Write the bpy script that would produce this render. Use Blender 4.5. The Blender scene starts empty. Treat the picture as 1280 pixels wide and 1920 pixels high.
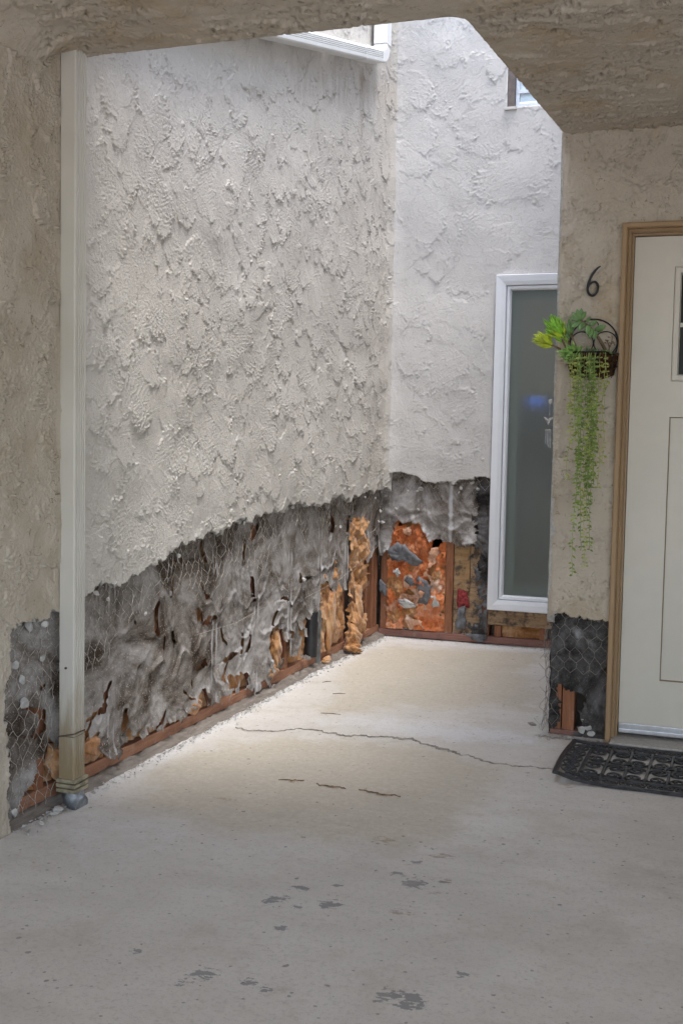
import bpy, math, random
import numpy as np
from mathutils import Vector, Matrix

R = math.radians
random.seed(7)
SC = bpy.context.scene
COL = SC.collection

# ------------------------------------------------------------------ camera
CAM_H = 1.216
F_PX, YAW, PITCH, ROLL = 2159.5, 0.34148, 0.06805, 0.01892
cam_data = bpy.data.cameras.new('camera')
cam_data.sensor_width = 36.0
cam_data.lens = F_PX / 1920 * 36.0
cam_data.clip_start = 0.05
cam_data.clip_end = 500
cam = bpy.data.objects.new('camera', cam_data)
COL.objects.link(cam)
fw = Vector((-math.sin(YAW) * math.cos(PITCH), math.cos(YAW) * math.cos(PITCH), -math.sin(PITCH)))
r0 = Vector((math.cos(YAW), math.sin(YAW), 0)); u0 = r0.cross(fw)
rt = math.cos(ROLL) * r0 + math.sin(ROLL) * u0
up = -math.sin(ROLL) * r0 + math.cos(ROLL) * u0
M4 = Matrix((rt, up, -fw)).transposed().to_4x4()
M4.translation = (0, 0, CAM_H)
cam.matrix_world = M4
SC.camera = cam

# ------------------------------------------------------------------ world, sun, exposure
SUN_EL, SUN_AZ = 75.0, 122.0          # soft bright-overcast sun; azimuth clockwise from +Y (122 = from the right, slightly behind)
w = bpy.data.worlds.new('World'); SC.world = w; w.use_nodes = True
wn = w.node_tree
sky = wn.nodes.new('ShaderNodeTexSky'); sky.sky_type = 'NISHITA'; sky.sun_disc = False
sky.sun_elevation = R(SUN_EL); sky.sun_rotation = R(SUN_AZ)
sky.air_density = 1.0; sky.dust_density = 1.5; sky.ozone_density = 1.0
hs = wn.nodes.new('ShaderNodeHueSaturation'); hs.inputs['Saturation'].default_value = .7      # overcast: washed-out blue
wn.links.new(sky.outputs[0], hs.inputs['Color']); wn.links.new(hs.outputs[0], wn.nodes['Background'].inputs[0])
wn.nodes['Background'].inputs[1].default_value = 0.15
sd = bpy.data.lights.new('sun', 'SUN'); sd.energy = .7; sd.angle = R(20); sd.color = (1.0, 0.98, 0.95)
sun = bpy.data.objects.new('sun', sd); COL.objects.link(sun)
sdir = Vector((math.sin(R(SUN_AZ)) * math.cos(R(SUN_EL)), math.cos(R(SUN_AZ)) * math.cos(R(SUN_EL)), math.sin(R(SUN_EL))))
sun.rotation_euler = sdir.to_track_quat('Z', 'Y').to_euler()
vs = SC.view_settings
vs.view_transform = 'Standard'; vs.look = 'None'; vs.exposure = 2.18; vs.gamma = 1.0
vs.use_curve_mapping = False
SC.render.engine = 'CYCLES'
SC.cycles.use_denoising = True
SC.cycles.max_bounces = 7
SC.cycles.diffuse_bounces = 4
SC.cycles.use_adaptive_sampling = True
SC.cycles.adaptive_threshold = .02

# ------------------------------------------------------------------ noise
N = 1536
CELL = 0.0028

def ntex(lo, hi, seed, n=N, ax=1.0, ay=1.0):
    """tileable band-passed noise; lo..hi are wavelengths in metres"""
    g = np.random.default_rng(seed)
    f = np.fft.fft2(g.standard_normal((n, n)))
    kx = np.fft.fftfreq(n, CELL)[None, :] * ax
    ky = np.fft.fftfreq(n, CELL)[:, None] * ay
    k = np.sqrt(kx ** 2 + ky ** 2) + 1e-9
    f = f * (k > 1 / hi) * np.exp(-(k * lo) ** 2 * 0.7) / (k ** 1.2)
    f[0, 0] = 0
    o = np.real(np.fft.ifft2(f))
    return o / o.std()

def samp(t, u, v, cell=CELL):
    n = t.shape[0]
    x = np.asarray(u) / cell; y = np.asarray(v) / cell
    x0 = np.floor(x).astype(int); y0 = np.floor(y).astype(int)
    fx = x - x0; fy = y - y0
    a = t[y0 % n, x0 % n]; b = t[y0 % n, (x0 + 1) % n]
    c = t[(y0 + 1) % n, x0 % n]; d = t[(y0 + 1) % n, (x0 + 1) % n]
    return (a * (1 - fx) + b * fx) * (1 - fy) + (c * (1 - fx) + d * fx) * fy

NLOW = ntex(0.25, 2.0, 1)
NMID = ntex(0.05, 0.4, 2)
NFIN = ntex(0.012, 0.08, 3)
NGRN = ntex(0.006, 0.02, 4)
NRAG = ntex(0.008, 0.12, 5)
NFIB = ntex(0.005, 0.06, 6, ax=.45, ay=1.3)
NPIT = ntex(0.008, 0.05, 7, ax=.5, ay=1.4)

def stucco_tex(seed, nd=1500, amp=1.0, lmin=.05, lmax=.17):
    g = np.random.default_rng(seed)
    h = 0.0010 * ntex(.1, 1.0, seed + 50)
    rag = ntex(.006, .07, seed + 51)
    stri = ntex(.0052, .030, seed + 52, ax=0.22)        # streaks along x
    for k in range(nd):
        L = g.uniform(lmin, lmax); Wd = L * g.uniform(.35, .8)
        th = g.uniform(0, 2 * math.pi) if g.random() < .4 else g.normal(-1.15, .6)
        cx, cy = g.integers(0, N, 2)
        r = int(1.3 * L / CELL)
        a = np.arange(-r, r + 1)
        dx, dy = np.meshgrid(a * CELL, a * CELL)
        c, s_ = math.cos(th), math.sin(th)
        S = (dx * c + dy * s_) / L; T = (-dx * s_ + dy * c) / Wd
        iy = (cy + a) % N; ix = (cx + a) % N
        ox, oy = g.integers(0, N, 2)
        nz = rag[np.ix_((oy + a) % N, (ox + a) % N)]
        loc = stri[(T * Wd / CELL + oy).astype(int) % N, (S * L / CELL + ox).astype(int) % N]
        late = np.clip((S - .05) / .8, 0, 1)
        e = 1 - np.abs(S) ** 2.4 - np.abs(T) ** 2.6 + .17 * nz + .15 * loc * late
        wgt = np.clip(e / .06, 0, 1) * np.clip((S + 1.05) / 0.9, 0, 1)
        lvl = g.uniform(-.0010, .0014)
        wedge = lvl + g.uniform(.0004, .0040) * np.clip((S + 1) / 2, 0, 1.1) ** 2.2
        lipa = g.uniform(.003, .0085) if g.random() < .6 else g.uniform(0, .0015)
        wedge = wedge + lipa * np.exp(-(np.clip(e, 0, 2) / .12) ** 2) * np.clip(S + .35, 0, 1) * np.clip(.55 + .6 * nz, 0, 1.3)      # rolled lip along the torn edge
        wedge = wedge + g.uniform(.0, .0016) * np.clip(loc - .2, 0, 1.6) * late          # torn fringe at the end of a stroke
        wedge = wedge + (g.uniform(.0003, .0008) if g.random() < .55 else .0001) * loc     # trowel comb lines
        cur = h[np.ix_(iy, ix)]
        new = np.where(cur > wedge, wedge + .25 * (cur - wedge), wedge)
        h[np.ix_(iy, ix)] = cur * (1 - wgt) + new * wgt
    cl = np.clip(ntex(.06, .5, seed + 53) - .2, 0, 1.2)
    h += .0006 * cl * np.clip(ntex(.0048, .02, seed + 54) - .7, 0, 1.2) + .0012 * np.clip(ntex(.0045, .02, seed + 55) - 1.7, 0, 1)
    return h * amp

ST_A = stucco_tex(11, 4200, 1.0, .03, .115)
ST_B = stucco_tex(21, 1500, .8, .05, .18)

# ------------------------------------------------------------------ mesh helpers
def np_mesh(name, V, quads, mats, matidx=None, smooth=True, attrs=None):
    me = bpy.data.meshes.new(name)
    V = np.asarray(V, dtype=np.float32); Q = np.asarray(quads, dtype=np.int32)
    me.vertices.add(len(V)); me.vertices.foreach_set('co', V.ravel())
    k = Q.shape[1]
    me.loops.add(Q.size); me.loops.foreach_set('vertex_index', Q.ravel())
    me.polygons.add(len(Q))
    me.polygons.foreach_set('loop_start', np.arange(0, Q.size, k, dtype=np.int32))
    me.polygons.foreach_set('loop_total', np.full(len(Q), k, dtype=np.int32))
    for m in mats: me.materials.append(m)
    if matidx is not None: me.polygons.foreach_set('material_index', np.asarray(matidx, dtype=np.int32))
    me.polygons.foreach_set('use_smooth', np.full(len(Q), smooth, dtype=bool))
    if attrs:
        for an, av in attrs.items():
            at = me.attributes.new(an, 'FLOAT', 'POINT'); at.data.foreach_set('value', np.asarray(av, dtype=np.float32))
    me.update(calc_edges=True)
    return me

def link(name, me, parent=None, loc=None):
    o = bpy.data.objects.new(name, me); COL.objects.link(o)
    if loc is not None: o.location = loc
    if parent is not None:
        o.parent = parent
        base = parent
        off = Vector((0, 0, 0))
        while base is not None:
            off += base.location; base = base.parent
        # geometry is authored in world space
        o.matrix_parent_inverse = Matrix.Translation(-off)
    return o

def tag(o, label=None, cat=None, group=None, kind=None):
    if label: o['label'] = label
    if cat: o['category'] = cat
    if group: o['group'] = group
    if kind: o['kind'] = kind
    return o

def thing(name, label, cat, loc=(0, 0, 0), group=None):
    o = bpy.data.objects.new(name, None); COL.objects.link(o); o.location = loc
    o.empty_display_size = .1
    return tag(o, label, cat, group)

class MB:
    def __init__(s): s.v = []; s.f = []
    def add(s, vs_, fs):
        b = len(s.v); s.v += [tuple(p) for p in vs_]; s.f += [tuple(b + i for i in f) for f in fs]; return s
    def box(s, x0, x1, y0, y1, z0, z1, bev=0.0):
        if bev <= 0:
            vs_ = [(x, y, z) for x in (x0, x1) for y in (y0, y1) for z in (z0, z1)]
            return s.add(vs_, [(0, 1, 3, 2), (4, 6, 7, 5), (0, 4, 5, 1), (2, 3, 7, 6), (0, 2, 6, 4), (1, 5, 7, 3)])
        import bmesh
        bm = bmesh.new(); bmesh.ops.create_cube(bm, size=1)
        for q in bm.verts: q.co = Vector(((x0 + x1) / 2 + q.co.x * (x1 - x0), (y0 + y1) / 2 + q.co.y * (y1 - y0), (z0 + z1) / 2 + q.co.z * (z1 - z0)))
        bmesh.ops.bevel(bm, geom=bm.edges[:], offset=bev, segments=2, affect='EDGES', profile=.6)
        bm.verts.index_update()
        s.add([q.co[:] for q in bm.verts], [[q.index for q in f.verts] for f in bm.faces]); bm.free(); return s
    def tube(s, pts, rad, seg=6, cap=True, flat=None):
        P = [Vector(p) for p in pts]; n = len(P)
        rr = rad if hasattr(rad, '__len__') else [rad] * n
        vs_, fs = [], []
        nrm = None
        for i in range(n):
            t = (P[min(i + 1, n - 1)] - P[max(i - 1, 0)])
            t = t.normalized() if t.length > 1e-9 else Vector((0, 0, 1))
            if nrm is None:
                nrm = t.orthogonal().normalized()
            else:
                nrm = (nrm - t * nrm.dot(t))
                nrm = nrm.normalized() if nrm.length > 1e-6 else t.orthogonal().normalized()
            b = t.cross(nrm)
            for k in range(seg):
                a = 2 * math.pi * k / seg
                vs_.append(P[i] + (nrm * math.cos(a) + b * math.sin(a)) * rr[i])
        for i in range(n - 1):
            for k in range(seg):
                k2 = (k + 1) % seg
                fs.append((i * seg + k, i * seg + k2, (i + 1) * seg + k2, (i + 1) * seg + k))
        if cap:
            fs.append(tuple(range(seg))[::-1]); fs.append(tuple((n - 1) * seg + k for k in range(seg)))
        return s.add(vs_, fs)
    def sweep(s, prof, path, closed=True):
        """loft a list of equally long rings"""
        n = len(path[0]); vs_ = [q for ring in path for q in ring]; fs = []
        for i in range(len(path) - 1):
            for k in range(n if closed else n - 1):
                k2 = (k + 1) % n
                fs.append((i * n + k, i * n + k2, (i + 1) * n + k2, (i + 1) * n + k))
        if closed:
            fs.append(tuple(range(n))[::-1]); fs.append(tuple((len(path) - 1) * n + k for k in range(n)))
        return s.add(vs_, fs)
    def ell(s, c, d, nrm, ln, wd, tk, nu=5, nv=6, tip=.6):
        """fleshy leaf: starts at c, runs along d"""
        d = Vector(d).normalized(); nrm = Vector(nrm); nrm = (nrm - d * nrm.dot(d))
        nrm = nrm.normalized() if nrm.length > 1e-5 else d.orthogonal().normalized()
        b = d.cross(nrm); c = Vector(c); rings = []
        for i in range(nu + 1):
            t = i / nu
            wv = (math.sin(math.pi * min(1, t ** tip * .985 + .015)) ** .7)
            wv = max(wv, .06)
            q = c + d * (ln * t) + nrm * (.12 * ln * t * t)
            rings.append([q + b * (math.cos(2 * math.pi * k / nv) * wd * .5 * wv) + nrm * (math.sin(2 * math.pi * k / nv) * tk * .5 * wv) for k in range(nv)])
        return s.sweep(None, rings)
    def rock(s, c, r, seed=0, sq=(1, 1, 1)):
        import bmesh
        bm = bmesh.new(); bmesh.ops.create_icosphere(bm, subdivisions=2, radius=1)
        g = random.Random(seed)
        pl = [(Vector((g.gauss(0, 1), g.gauss(0, 1), g.gauss(0, 1))).normalized(), g.uniform(.35, .8)) for _ in range(10)]
        for q in bm.verts:
            for n_, d_ in pl:
                e = q.co.dot(n_) - d_
                if e > 0: q.co -= n_ * e
            q.co *= 1 + g.uniform(-.06, .06)
            q.co = Vector((q.co.x * sq[0] * r + c[0], q.co.y * sq[1] * r + c[1], q.co.z * sq[2] * r + c[2]))
        bm.verts.index_update()
        s.add([q.co[:] for q in bm.verts], [[q.index for q in f.verts] for f in bm.faces]); bm.free(); return s
    def build(s, name, mat, parent=None, smooth=False, autos=None):
        me = bpy.data.meshes.new(name); me.from_pydata(s.v, [], s.f)
        me.materials.append(mat)
        if smooth: me.polygons.foreach_set('use_smooth', [True] * len(me.polygons))
        if autos is not None:
            me.polygons.foreach_set('use_smooth', [True] * len(me.polygons))
            me.set_sharp_from_angle(angle=R(autos))
        me.update()
        return link(name, me, parent)

def sheet(name, parent, mats, us, vs_, Ff, disp, frame, thick=0.0, flip=False, jit=0.004, snap=True, attrs=None, back=None):
    """a displaced grid, cut to F>=0, its cut rim extruded back by thick"""
    U, Vv = np.meshgrid(np.asarray(us, float), np.asarray(vs_, float))
    nv, nu = U.shape
    if Ff is None:
        Fv = np.ones_like(U)
    else:
        Fv = Ff(U, Vv)
    cu = np.gradient(U, axis=1); cv = np.gradient(Vv, axis=0)
    cell = np.maximum(cu, cv)
    if Ff is not None and snap:
        gv, gu = np.gradient(Fv); gu /= cu; gv /= cv
        g2 = gu ** 2 + gv ** 2 + 1e-9
        near = np.abs(Fv) < .6 * cell
        mag = np.clip(Fv / g2, -cell, cell)
        U = np.where(near, U - mag * gu, U); Vv = np.where(near, Vv - mag * gv, Vv)
    ok = Fv > -.6 * cell
    D = disp(U, Vv)
    P = np.stack(frame(U, Vv, D), -1).reshape(-1, 3)
    idx = np.arange(nu * nv).reshape(nv, nu)
    kf = ok[:-1, :-1] & ok[1:, :-1] & ok[:-1, 1:] & ok[1:, 1:]
    q = np.stack([idx[:-1, :-1], idx[:-1, 1:], idx[1:, 1:], idx[1:, :-1]], -1)[kf]
    if flip: q = q[:, ::-1]
    mi = np.zeros(len(q), int)
    if thick > 0:
        e = np.concatenate([q[:, [0, 1]], q[:, [1, 2]], q[:, [2, 3]], q[:, [3, 0]]])
        key = np.sort(e, 1); key = key[:, 0].astype(np.int64) * (nu * nv) + key[:, 1]
        uq, inv, cnt = np.unique(key, return_inverse=True, return_counts=True)
        be = e[cnt[inv.ravel()] == 1]
        bv = np.unique(be)
        g = np.random.default_rng(5)
        uu = U.reshape(-1)[bv]; vv = Vv.reshape(-1)[bv]; dd = D.reshape(-1)[bv]
        lay = []
        base = len(P)
        levels = [(.35, .6), (.7, 1.0), (1.0, .6)]
        for fr, jj in levels:
            ju = samp(NFIN, uu * 1.7 + fr, vv * 1.7) * jit * jj; jv = samp(NFIN, uu * 1.7, vv * 1.7 + fr + .5) * jit * jj
            lay.append(np.stack(frame(uu + ju, vv + jv, dd - thick * fr - samp(NGRN, uu, vv) * .0012), -1))
        P = np.concatenate([P] + lay)
        m = {int(b): i for i, b in enumerate(bv)}
        bi = np.array([[m[int(a)], m[int(b)]] for a, b in be])
        prev = be
        qs = [q]
        for l in range(len(levels)):
            cur_ = base + l * len(bv) + bi
            qs.append(np.stack([prev[:, 1], prev[:, 0], cur_[:, 0], cur_[:, 1]], -1))
            prev = cur_
        q2 = np.concatenate(qs)
        mi = np.concatenate([mi, np.ones(len(q2) - len(q), int)]); q = q2
    used = np.zeros(len(P), bool); used[q.ravel()] = True
    re = np.cumsum(used) - 1
    at = None
    if attrs:
        at = {}
        for an, fn in attrs.items():
            a = fn(U, Vv).reshape(-1)
            a = np.concatenate([a, np.zeros(len(P) - len(a))])
            at[an] = a[used]
    me = np_mesh(name, P[used], re[q], mats, mi, True, at)
    return link(name, me, parent)

def polysd(poly, U, V):
    """signed distance to a polygon, negative inside"""
    P = np.asarray(poly, float); n = len(P)
    d = np.full(U.shape, 1e9); ins = np.zeros(U.shape, bool)
    for i in range(n):
        a = P[i]; b = P[(i + 1) % n]; e = b - a
        t = np.clip(((U - a[0]) * e[0] + (V - a[1]) * e[1]) / (e @ e + 1e-12), 0, 1)
        d = np.minimum(d, np.hypot(U - a[0] - t * e[0], V - a[1] - t * e[1]))
        c = ((a[1] > V) != (b[1] > V)) & (U < (b[0] - a[0]) * (V - a[1]) / (b[1] - a[1] + 1e-12) + a[0])
        ins ^= c
    return np.where(ins, -d, d)

def linesd(pts, U, V):
    """distance to a polyline and side"""
    P = np.asarray(pts, float); d = np.full(U.shape, 1e9); sg = np.ones(U.shape)
    for i in range(len(P) - 1):
        a, b = P[i], P[i + 1]; e = b - a
        t = np.clip(((U - a[0]) * e[0] + (V - a[1]) * e[1]) / (e @ e + 1e-12), 0, 1)
        di = np.hypot(U - a[0] - t * e[0], V - a[1] - t * e[1])
        cr = e[0] * (V - a[1]) - e[1] * (U - a[0])
        sg = np.where(di < d, np.sign(cr), sg); d = np.minimum(d, di)
    return d, sg

# ------------------------------------------------------------------ materials
def mat(name):
    m = bpy.data.materials.new(name); m.use_nodes = True
    return m, m.node_tree, m.node_tree.nodes['Principled BSDF']
def nd(t, typ, **kw):
    n = t.nodes.new(typ)
    for k, v in kw.items():
        if k in n.inputs.keys() if isinstance(k, str) else False: n.inputs[k].default_value = v
        else: setattr(n, k, v)
    return n
def noise(t, scale, detail=4, rough=.55, vec=None, dist=0.0):
    n = t.nodes.new('ShaderNodeTexNoise'); n.inputs['Scale'].default_value = scale; n.inputs['Detail'].default_value = detail
    n.inputs['Roughness'].default_value = rough; n.inputs['Distortion'].default_value = dist
    if vec is not None: t.links.new(vec, n.inputs['Vector'])
    return n.outputs['Fac']
def ramp(t, fac, stops):
    n = t.nodes.new('ShaderNodeValToRGB'); t.links.new(fac, n.inputs['Fac'])
    while len(n.color_ramp.elements) < len(stops): n.color_ramp.elements.new(.5)
    for e, (p, c) in zip(n.color_ramp.elements, stops):
        e.position = p; e.color = (*c, 1) if hasattr(c, '__len__') else (c, c, c, 1)
    return n.outputs['Color']
def mix(t, fac, a, b, typ='MIX'):
    n = t.nodes.new('ShaderNodeMix'); n.data_type = 'RGBA'; n.blend_type = typ; n.clamp_factor = True
    for s, v in ((n.inputs[0], fac), (n.inputs[6], a), (n.inputs[7], b)):
        if hasattr(v, 'is_linked') or hasattr(v, 'links'): t.links.new(v, s)
        elif hasattr(v, '__len__'): s.default_value = (*v, 1)
        else: s.default_value = v
    return n.outputs[2]
def math_(t, op, a, b=None, c=None):
    n = t.nodes.new('ShaderNodeMath'); n.operation = op
    for s, v in zip(n.inputs, (a, b, c)):
        if v is None: continue
        if hasattr(v, 'links'): t.links.new(v, s)
        else: s.default_value = v
    return n.outputs[0]
def sstep(t, x, lo, hi):
    n = t.nodes.new('ShaderNodeMapRange'); n.interpolation_type = 'SMOOTHSTEP'
    t.links.new(x, n.inputs[0]); n.inputs[1].default_value = lo; n.inputs[2].default_value = hi
    return n.outputs[0]
def coords(t, scale=(1, 1, 1), loc=(0, 0, 0)):
    g = t.nodes.new('ShaderNodeNewGeometry'); m = t.nodes.new('ShaderNodeMapping')
    m.inputs['Scale'].default_value = scale; m.inputs['Location'].default_value = loc
    t.links.new(g.outputs['Position'], m.inputs['Vector']); return m.outputs[0]
def attr(t, name):
    n = t.nodes.new('ShaderNodeAttribute'); n.attribute_name = name; return n.outputs['Fac']
def bump(t, b, h, strength=.3, dist=.005):
    n = t.nodes.new('ShaderNodeBump'); n.inputs['Strength'].default_value = strength; n.inputs['Distance'].default_value = dist
    t.links.new(h, n.inputs['Height']); t.links.new(n.outputs[0], b.inputs['Normal']); return n

def m_stucco(name, base, dark, stain=False, porch=False, dirt_and_shade=False, axis='X'):
    m, t, b = mat(name); p = coords(t)
    c = mix(t, sstep(t, noise(t, 2.2, 5, .6, p), .35, .7), base, dark)
    c = mix(t, math_(t, 'MULTIPLY', sstep(t, noise(t, 14, 5, .7, p), .5, .8), .35), c, tuple(x * .72 for x in dark))
    c = mix(t, math_(t, 'MULTIPLY', sstep(t, noise(t, 120, 2, .6, p), .55, .75), .25), c, tuple(x * 1.12 for x in base))
    fl_ = sstep(t, noise(t, 26, 6, .72, coords(t, loc=(6, 1, 2)), 1.6), .59, .67)  # dark flecks: dirt plus shadow under the trowel lips, painted into the colour
    c = mix(t, math_(t, 'MULTIPLY', fl_, .75 if dirt_and_shade else .38), c, (.20, .15, .10) if dirt_and_shade else (.30, .25, .19))
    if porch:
        c = mix(t, attr(t, 'porch'), c, mix(t, math_(t, 'MULTIPLY', fl_, .8), mix(t, sstep(t, noise(t, 5, 6, .7, p), .4, .65), (.54, .475, .39), (.45, .385, .295)), (.19, .14, .09)))  # browner porch shade painted onto the near part of the wall
    if dirt_and_shade:
        c = mix(t, math_(t, 'MULTIPLY', sstep(t, noise(t, 4, 6, .7, coords(t, (1, 1, .8), (2, 2, 2))), .48, .68), .55), c, (.43, .33, .20))
    if stain:
        st = attr(t, 'stain')
        sn = noise(t, 6, 5, .65, coords(t, (1, 5, .5)))
        c = mix(t, math_(t, 'MULTIPLY', sstep(t, math_(t, 'ADD', st, math_(t, 'MULTIPLY', sn, .9)), .75, 1.5), .75), c, (.24, .17, .105))
    t.links.new(c, b.inputs['Base Color']); b.inputs['Roughness'].default_value = .92
    b.inputs['Specular IOR Level'].default_value = .15
    # trowelled plates: ragged cells at slightly different levels, each combed in its own direction
    def offs(scale, amt, src):
        n = t.nodes.new('ShaderNodeTexNoise'); n.inputs['Scale'].default_value = scale; n.inputs['Detail'].default_value = 2; n.inputs['Roughness'].default_value = .65
        t.links.new(p, n.inputs['Vector'])
        v = t.nodes.new('ShaderNodeVectorMath'); v.operation = 'MULTIPLY_ADD'; t.links.new(n.outputs['Color'], v.inputs[0]); v.inputs[1].default_value = (amt,) * 3; t.links.new(src, v.inputs[2])
        return v.outputs[0]
    pd = offs(55, .030, offs(11, .14, p))
    def cells(scale, vec):
        n = t.nodes.new('ShaderNodeTexVoronoi'); n.inputs['Scale'].default_value = scale; t.links.new(vec, n.inputs['Vector'])
        sx = t.nodes.new('ShaderNodeSeparateColor'); t.links.new(n.outputs['Color'], sx.inputs[0]); return sx.outputs
    A = cells(7.5, pd); B = cells(19, pd)
    vr = t.nodes.new('ShaderNodeVectorRotate'); vr.rotation_type = axis + '_AXIS'
    t.links.new(p, vr.inputs['Vector']); t.links.new(math_(t, 'MULTIPLY', A[1], 6.28), vr.inputs['Angle'])
    mp_ = t.nodes.new('ShaderNodeMapping'); mp_.inputs['Scale'].default_value = (30, 14, 130) if axis == 'X' else (14, 30, 130); t.links.new(vr.outputs[0], mp_.inputs['Vector'])
    st_ = noise(t, 1.0, 1, .6, mp_.outputs[0])
    H = math_(t, 'ADD', math_(t, 'MULTIPLY', A[0], .45), math_(t, 'MULTIPLY', B[0], .42))
    H = math_(t, 'ADD', H, math_(t, 'MULTIPLY', math_(t, 'MULTIPLY', st_, sstep(t, B[1], .35, .6)), .34))
    H = math_(t, 'ADD', H, math_(t, 'MULTIPLY', noise(t, 230, 1, .65, p), .28))
    bump(t, b, H, 1.0, .0065)
    return m
M = {}
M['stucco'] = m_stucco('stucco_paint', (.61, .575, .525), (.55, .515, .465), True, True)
M['stucco_b'] = m_stucco('stucco_paint_back_skylit', (.66, .635, .605), (.61, .585, .555), True, axis='Y')  # same paint, with the whiteness of the skylight put into its colour
M['stucco_c'] = m_stucco('stucco_paint_porch_shade', (.56, .495, .41), (.48, .415, .335), dirt_and_shade=True, axis='Y')  # same paint, with the brown shade of the porch put into its colour

m, t, b = mat('broken_cement'); p = coords(t)
t.links.new(ramp(t, noise(t, 60, 5, .7, p), [(.3, (.34, .32, .29)), (.7, (.56, .54, .50))]), b.inputs['Base Color'])
b.inputs['Roughness'].default_value = .95; bump(t, b, noise(t, 180, 4, .7, p), .8, .004); M['cement'] = m

def m_paper(name, dark, mid, light, dustlo, dusthi, spamt=.6):
    m, t, b = mat(name); p = coords(t); p2 = coords(t, (1, .65, .9))
    big = noise(t, 5.0, 7, .68, p2, .9)
    c = ramp(t, big, [(.38, dark), (.47, mid), (.55, tuple(.5 * (a + b_) for a, b_ in zip(mid, light))), (.66, light)])
    fine = noise(t, 26, 6, .7, p)
    c = mix(t, math_(t, 'MULTIPLY', sstep(t, fine, .48, .75), .55), c, tuple(x * .55 for x in mid))
    ridge = attr(t, 'dust')
    n2 = noise(t, 11, 6, .72, p2)
    c = mix(t, math_(t, 'MULTIPLY', sstep(t, math_(t, 'ADD', ridge, math_(t, 'MULTIPLY', n2, 1.0)), dustlo, dusthi), .8), c, (.60, .595, .60))
    spk = noise(t, 170, 2, .5, p)
    c = mix(t, math_(t, 'MULTIPLY', sstep(t, spk, .60, .72), spamt), c, (.62, .60, .57))
    t.links.new(c, b.inputs['Base Color']); b.inputs['Roughness'].default_value = .95
    b.inputs['Specular IOR Level'].default_value = .12
    bump(t, b, noise(t, 70, 6, .7, p), .5, .004)
    return m
M['paper'] = m_paper('building_paper', (.066, .046, .033), (.20, .172, .148), (.44, .415, .395), .70, 1.2)
M['paper_dk'] = m_paper('tar_paper', (.022, .02, .02), (.06, .055, .052), (.17, .165, .165), .9, 1.5, .15)

def m_wood(name, c1, c2, sc=(40, 40, 4), rough=.8, mould=False):
    m, t, b = mat(name); p = coords(t, sc)
    c = ramp(t, noise(t, 1.0, 6, .65, p, 1.2), [(.3, c1), (.7, c2)])
    d = noise(t, 9, 5, .6, coords(t))
    c = mix(t, math_(t, 'MULTIPLY', sstep(t, d, .52, .75), .6), c, tuple(x * .45 for x in c1))
    du = noise(t, 22, 5, .7, coords(t, loc=(3, 1, 2)))
    c = mix(t, math_(t, 'MULTIPLY', sstep(t, du, .56, .72), .35), c, (.45, .42, .39))
    if mould:
        c = mix(t, math_(t, 'MULTIPLY', sstep(t, noise(t, 13, 6, .7, coords(t, loc=(1, 4, 6))), .47, .62), .85), c, (.05, .042, .038))
    t.links.new(c, b.inputs['Base Color']); b.inputs['Roughness'].default_value = rough
    bump(t, b, noise(t, 2, 5, .6, p), .3, .003)
    return m
M['stud'] = m_wood('stud_wood', (.20, .075, .035), (.36, .155, .075), (50, 50, 5))
M['plate'] = m_wood('plate_wood', (.26, .115, .065), (.44, .22, .13), (50, 5, 50))
M['plate_b'] = m_wood('plate_wood_back', (.20, .09, .07), (.34, .18, .14), (5, 50, 50))
M['mudsill'] = m_wood('mudsill_grime', (.12, .10, .085), (.27, .235, .20), (30, 4, 30), .95)
M['sheath'] = m_wood('sheathing', (.34, .19, .085), (.50, .33, .16), (6, 30, 40), .8, True)
M['sillwood'] = m_wood('sill_wood', (.22, .13, .07), (.55, .38, .22), (5, 30, 45), .8, True)

def m_ins(name, c1, c2, c3):
    m, t, b = mat(name); p = coords(t)
    c = ramp(t, noise(t, 9, 6, .65, p, .8), [(.32, c1), (.5, c2), (.68, c3)])
    c = mix(t, math_(t, 'MULTIPLY', sstep(t, noise(t, 7, 4, .6, coords(t, loc=(5, 2, 1))), .56, .7), .6), c, tuple(x * .32 for x in c1))
    t.links.new(c, b.inputs['Base Color']); b.inputs['Roughness'].default_value = 1
    b.inputs['Specular IOR Level'].default_value = .05
    b.inputs['Sheen Weight'].default_value = .3
    bump(t, b, noise(t, 160, 6, .8, coords(t, (1, 1, 2.2)), 1.5), .5, .005)
    return m
M['ins'] = m_ins('insulation_tan', (.27, .115, .04), (.50, .25, .10), (.66, .42, .24))
M['ins_pk'] = m_ins('insulation_pink', (.46, .20, .11), (.68, .40, .26), (.80, .62, .50))
M['ins_or'] = m_ins('insulation_orange', (.46, .11, .035), (.70, .22, .075), (.80, .42, .25))

def m_plain(name, col, rough=.5, metal=0.0, var=.12, sc=30, bmp=0.0, bsc=120, spec=.5):
    m, t, b = mat(name); p = coords(t)
    c = mix(t, sstep(t, noise(t, sc, 5, .6, p), .3, .7), tuple(x * (1 - var) for x in col), tuple(min(1, x * (1 + var)) for x in col))
    t.links.new(c, b.inputs['Base Color']); b.inputs['Roughness'].default_value = rough; b.inputs['Metallic'].default_value = metal
    b.inputs['Specular IOR Level'].default_value = spec
    if bmp: bump(t, b, noise(t, bsc, 4, .6, p), bmp, .002)
    return m
M['fib'] = m_plain('pale_fibre', (.74, .50, .32), 1, 0, .5, 18, 0, 10, .05)
M['wire'] = m_plain('galvanised_wire', (.44, .40, .35), .6, .35, .45, 60)
M['wire_dk'] = m_plain('rusty_wire', (.27, .24, .21), .6, .4, .4, 60)
M['vinyl'] = m_plain('white_vinyl', (.80, .82, .85), .32, 0, .02, 6)
M['metal_wht'] = m_plain('white_gutter_paint', (.82, .82, .80), .4, 0, .04, 6)
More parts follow.
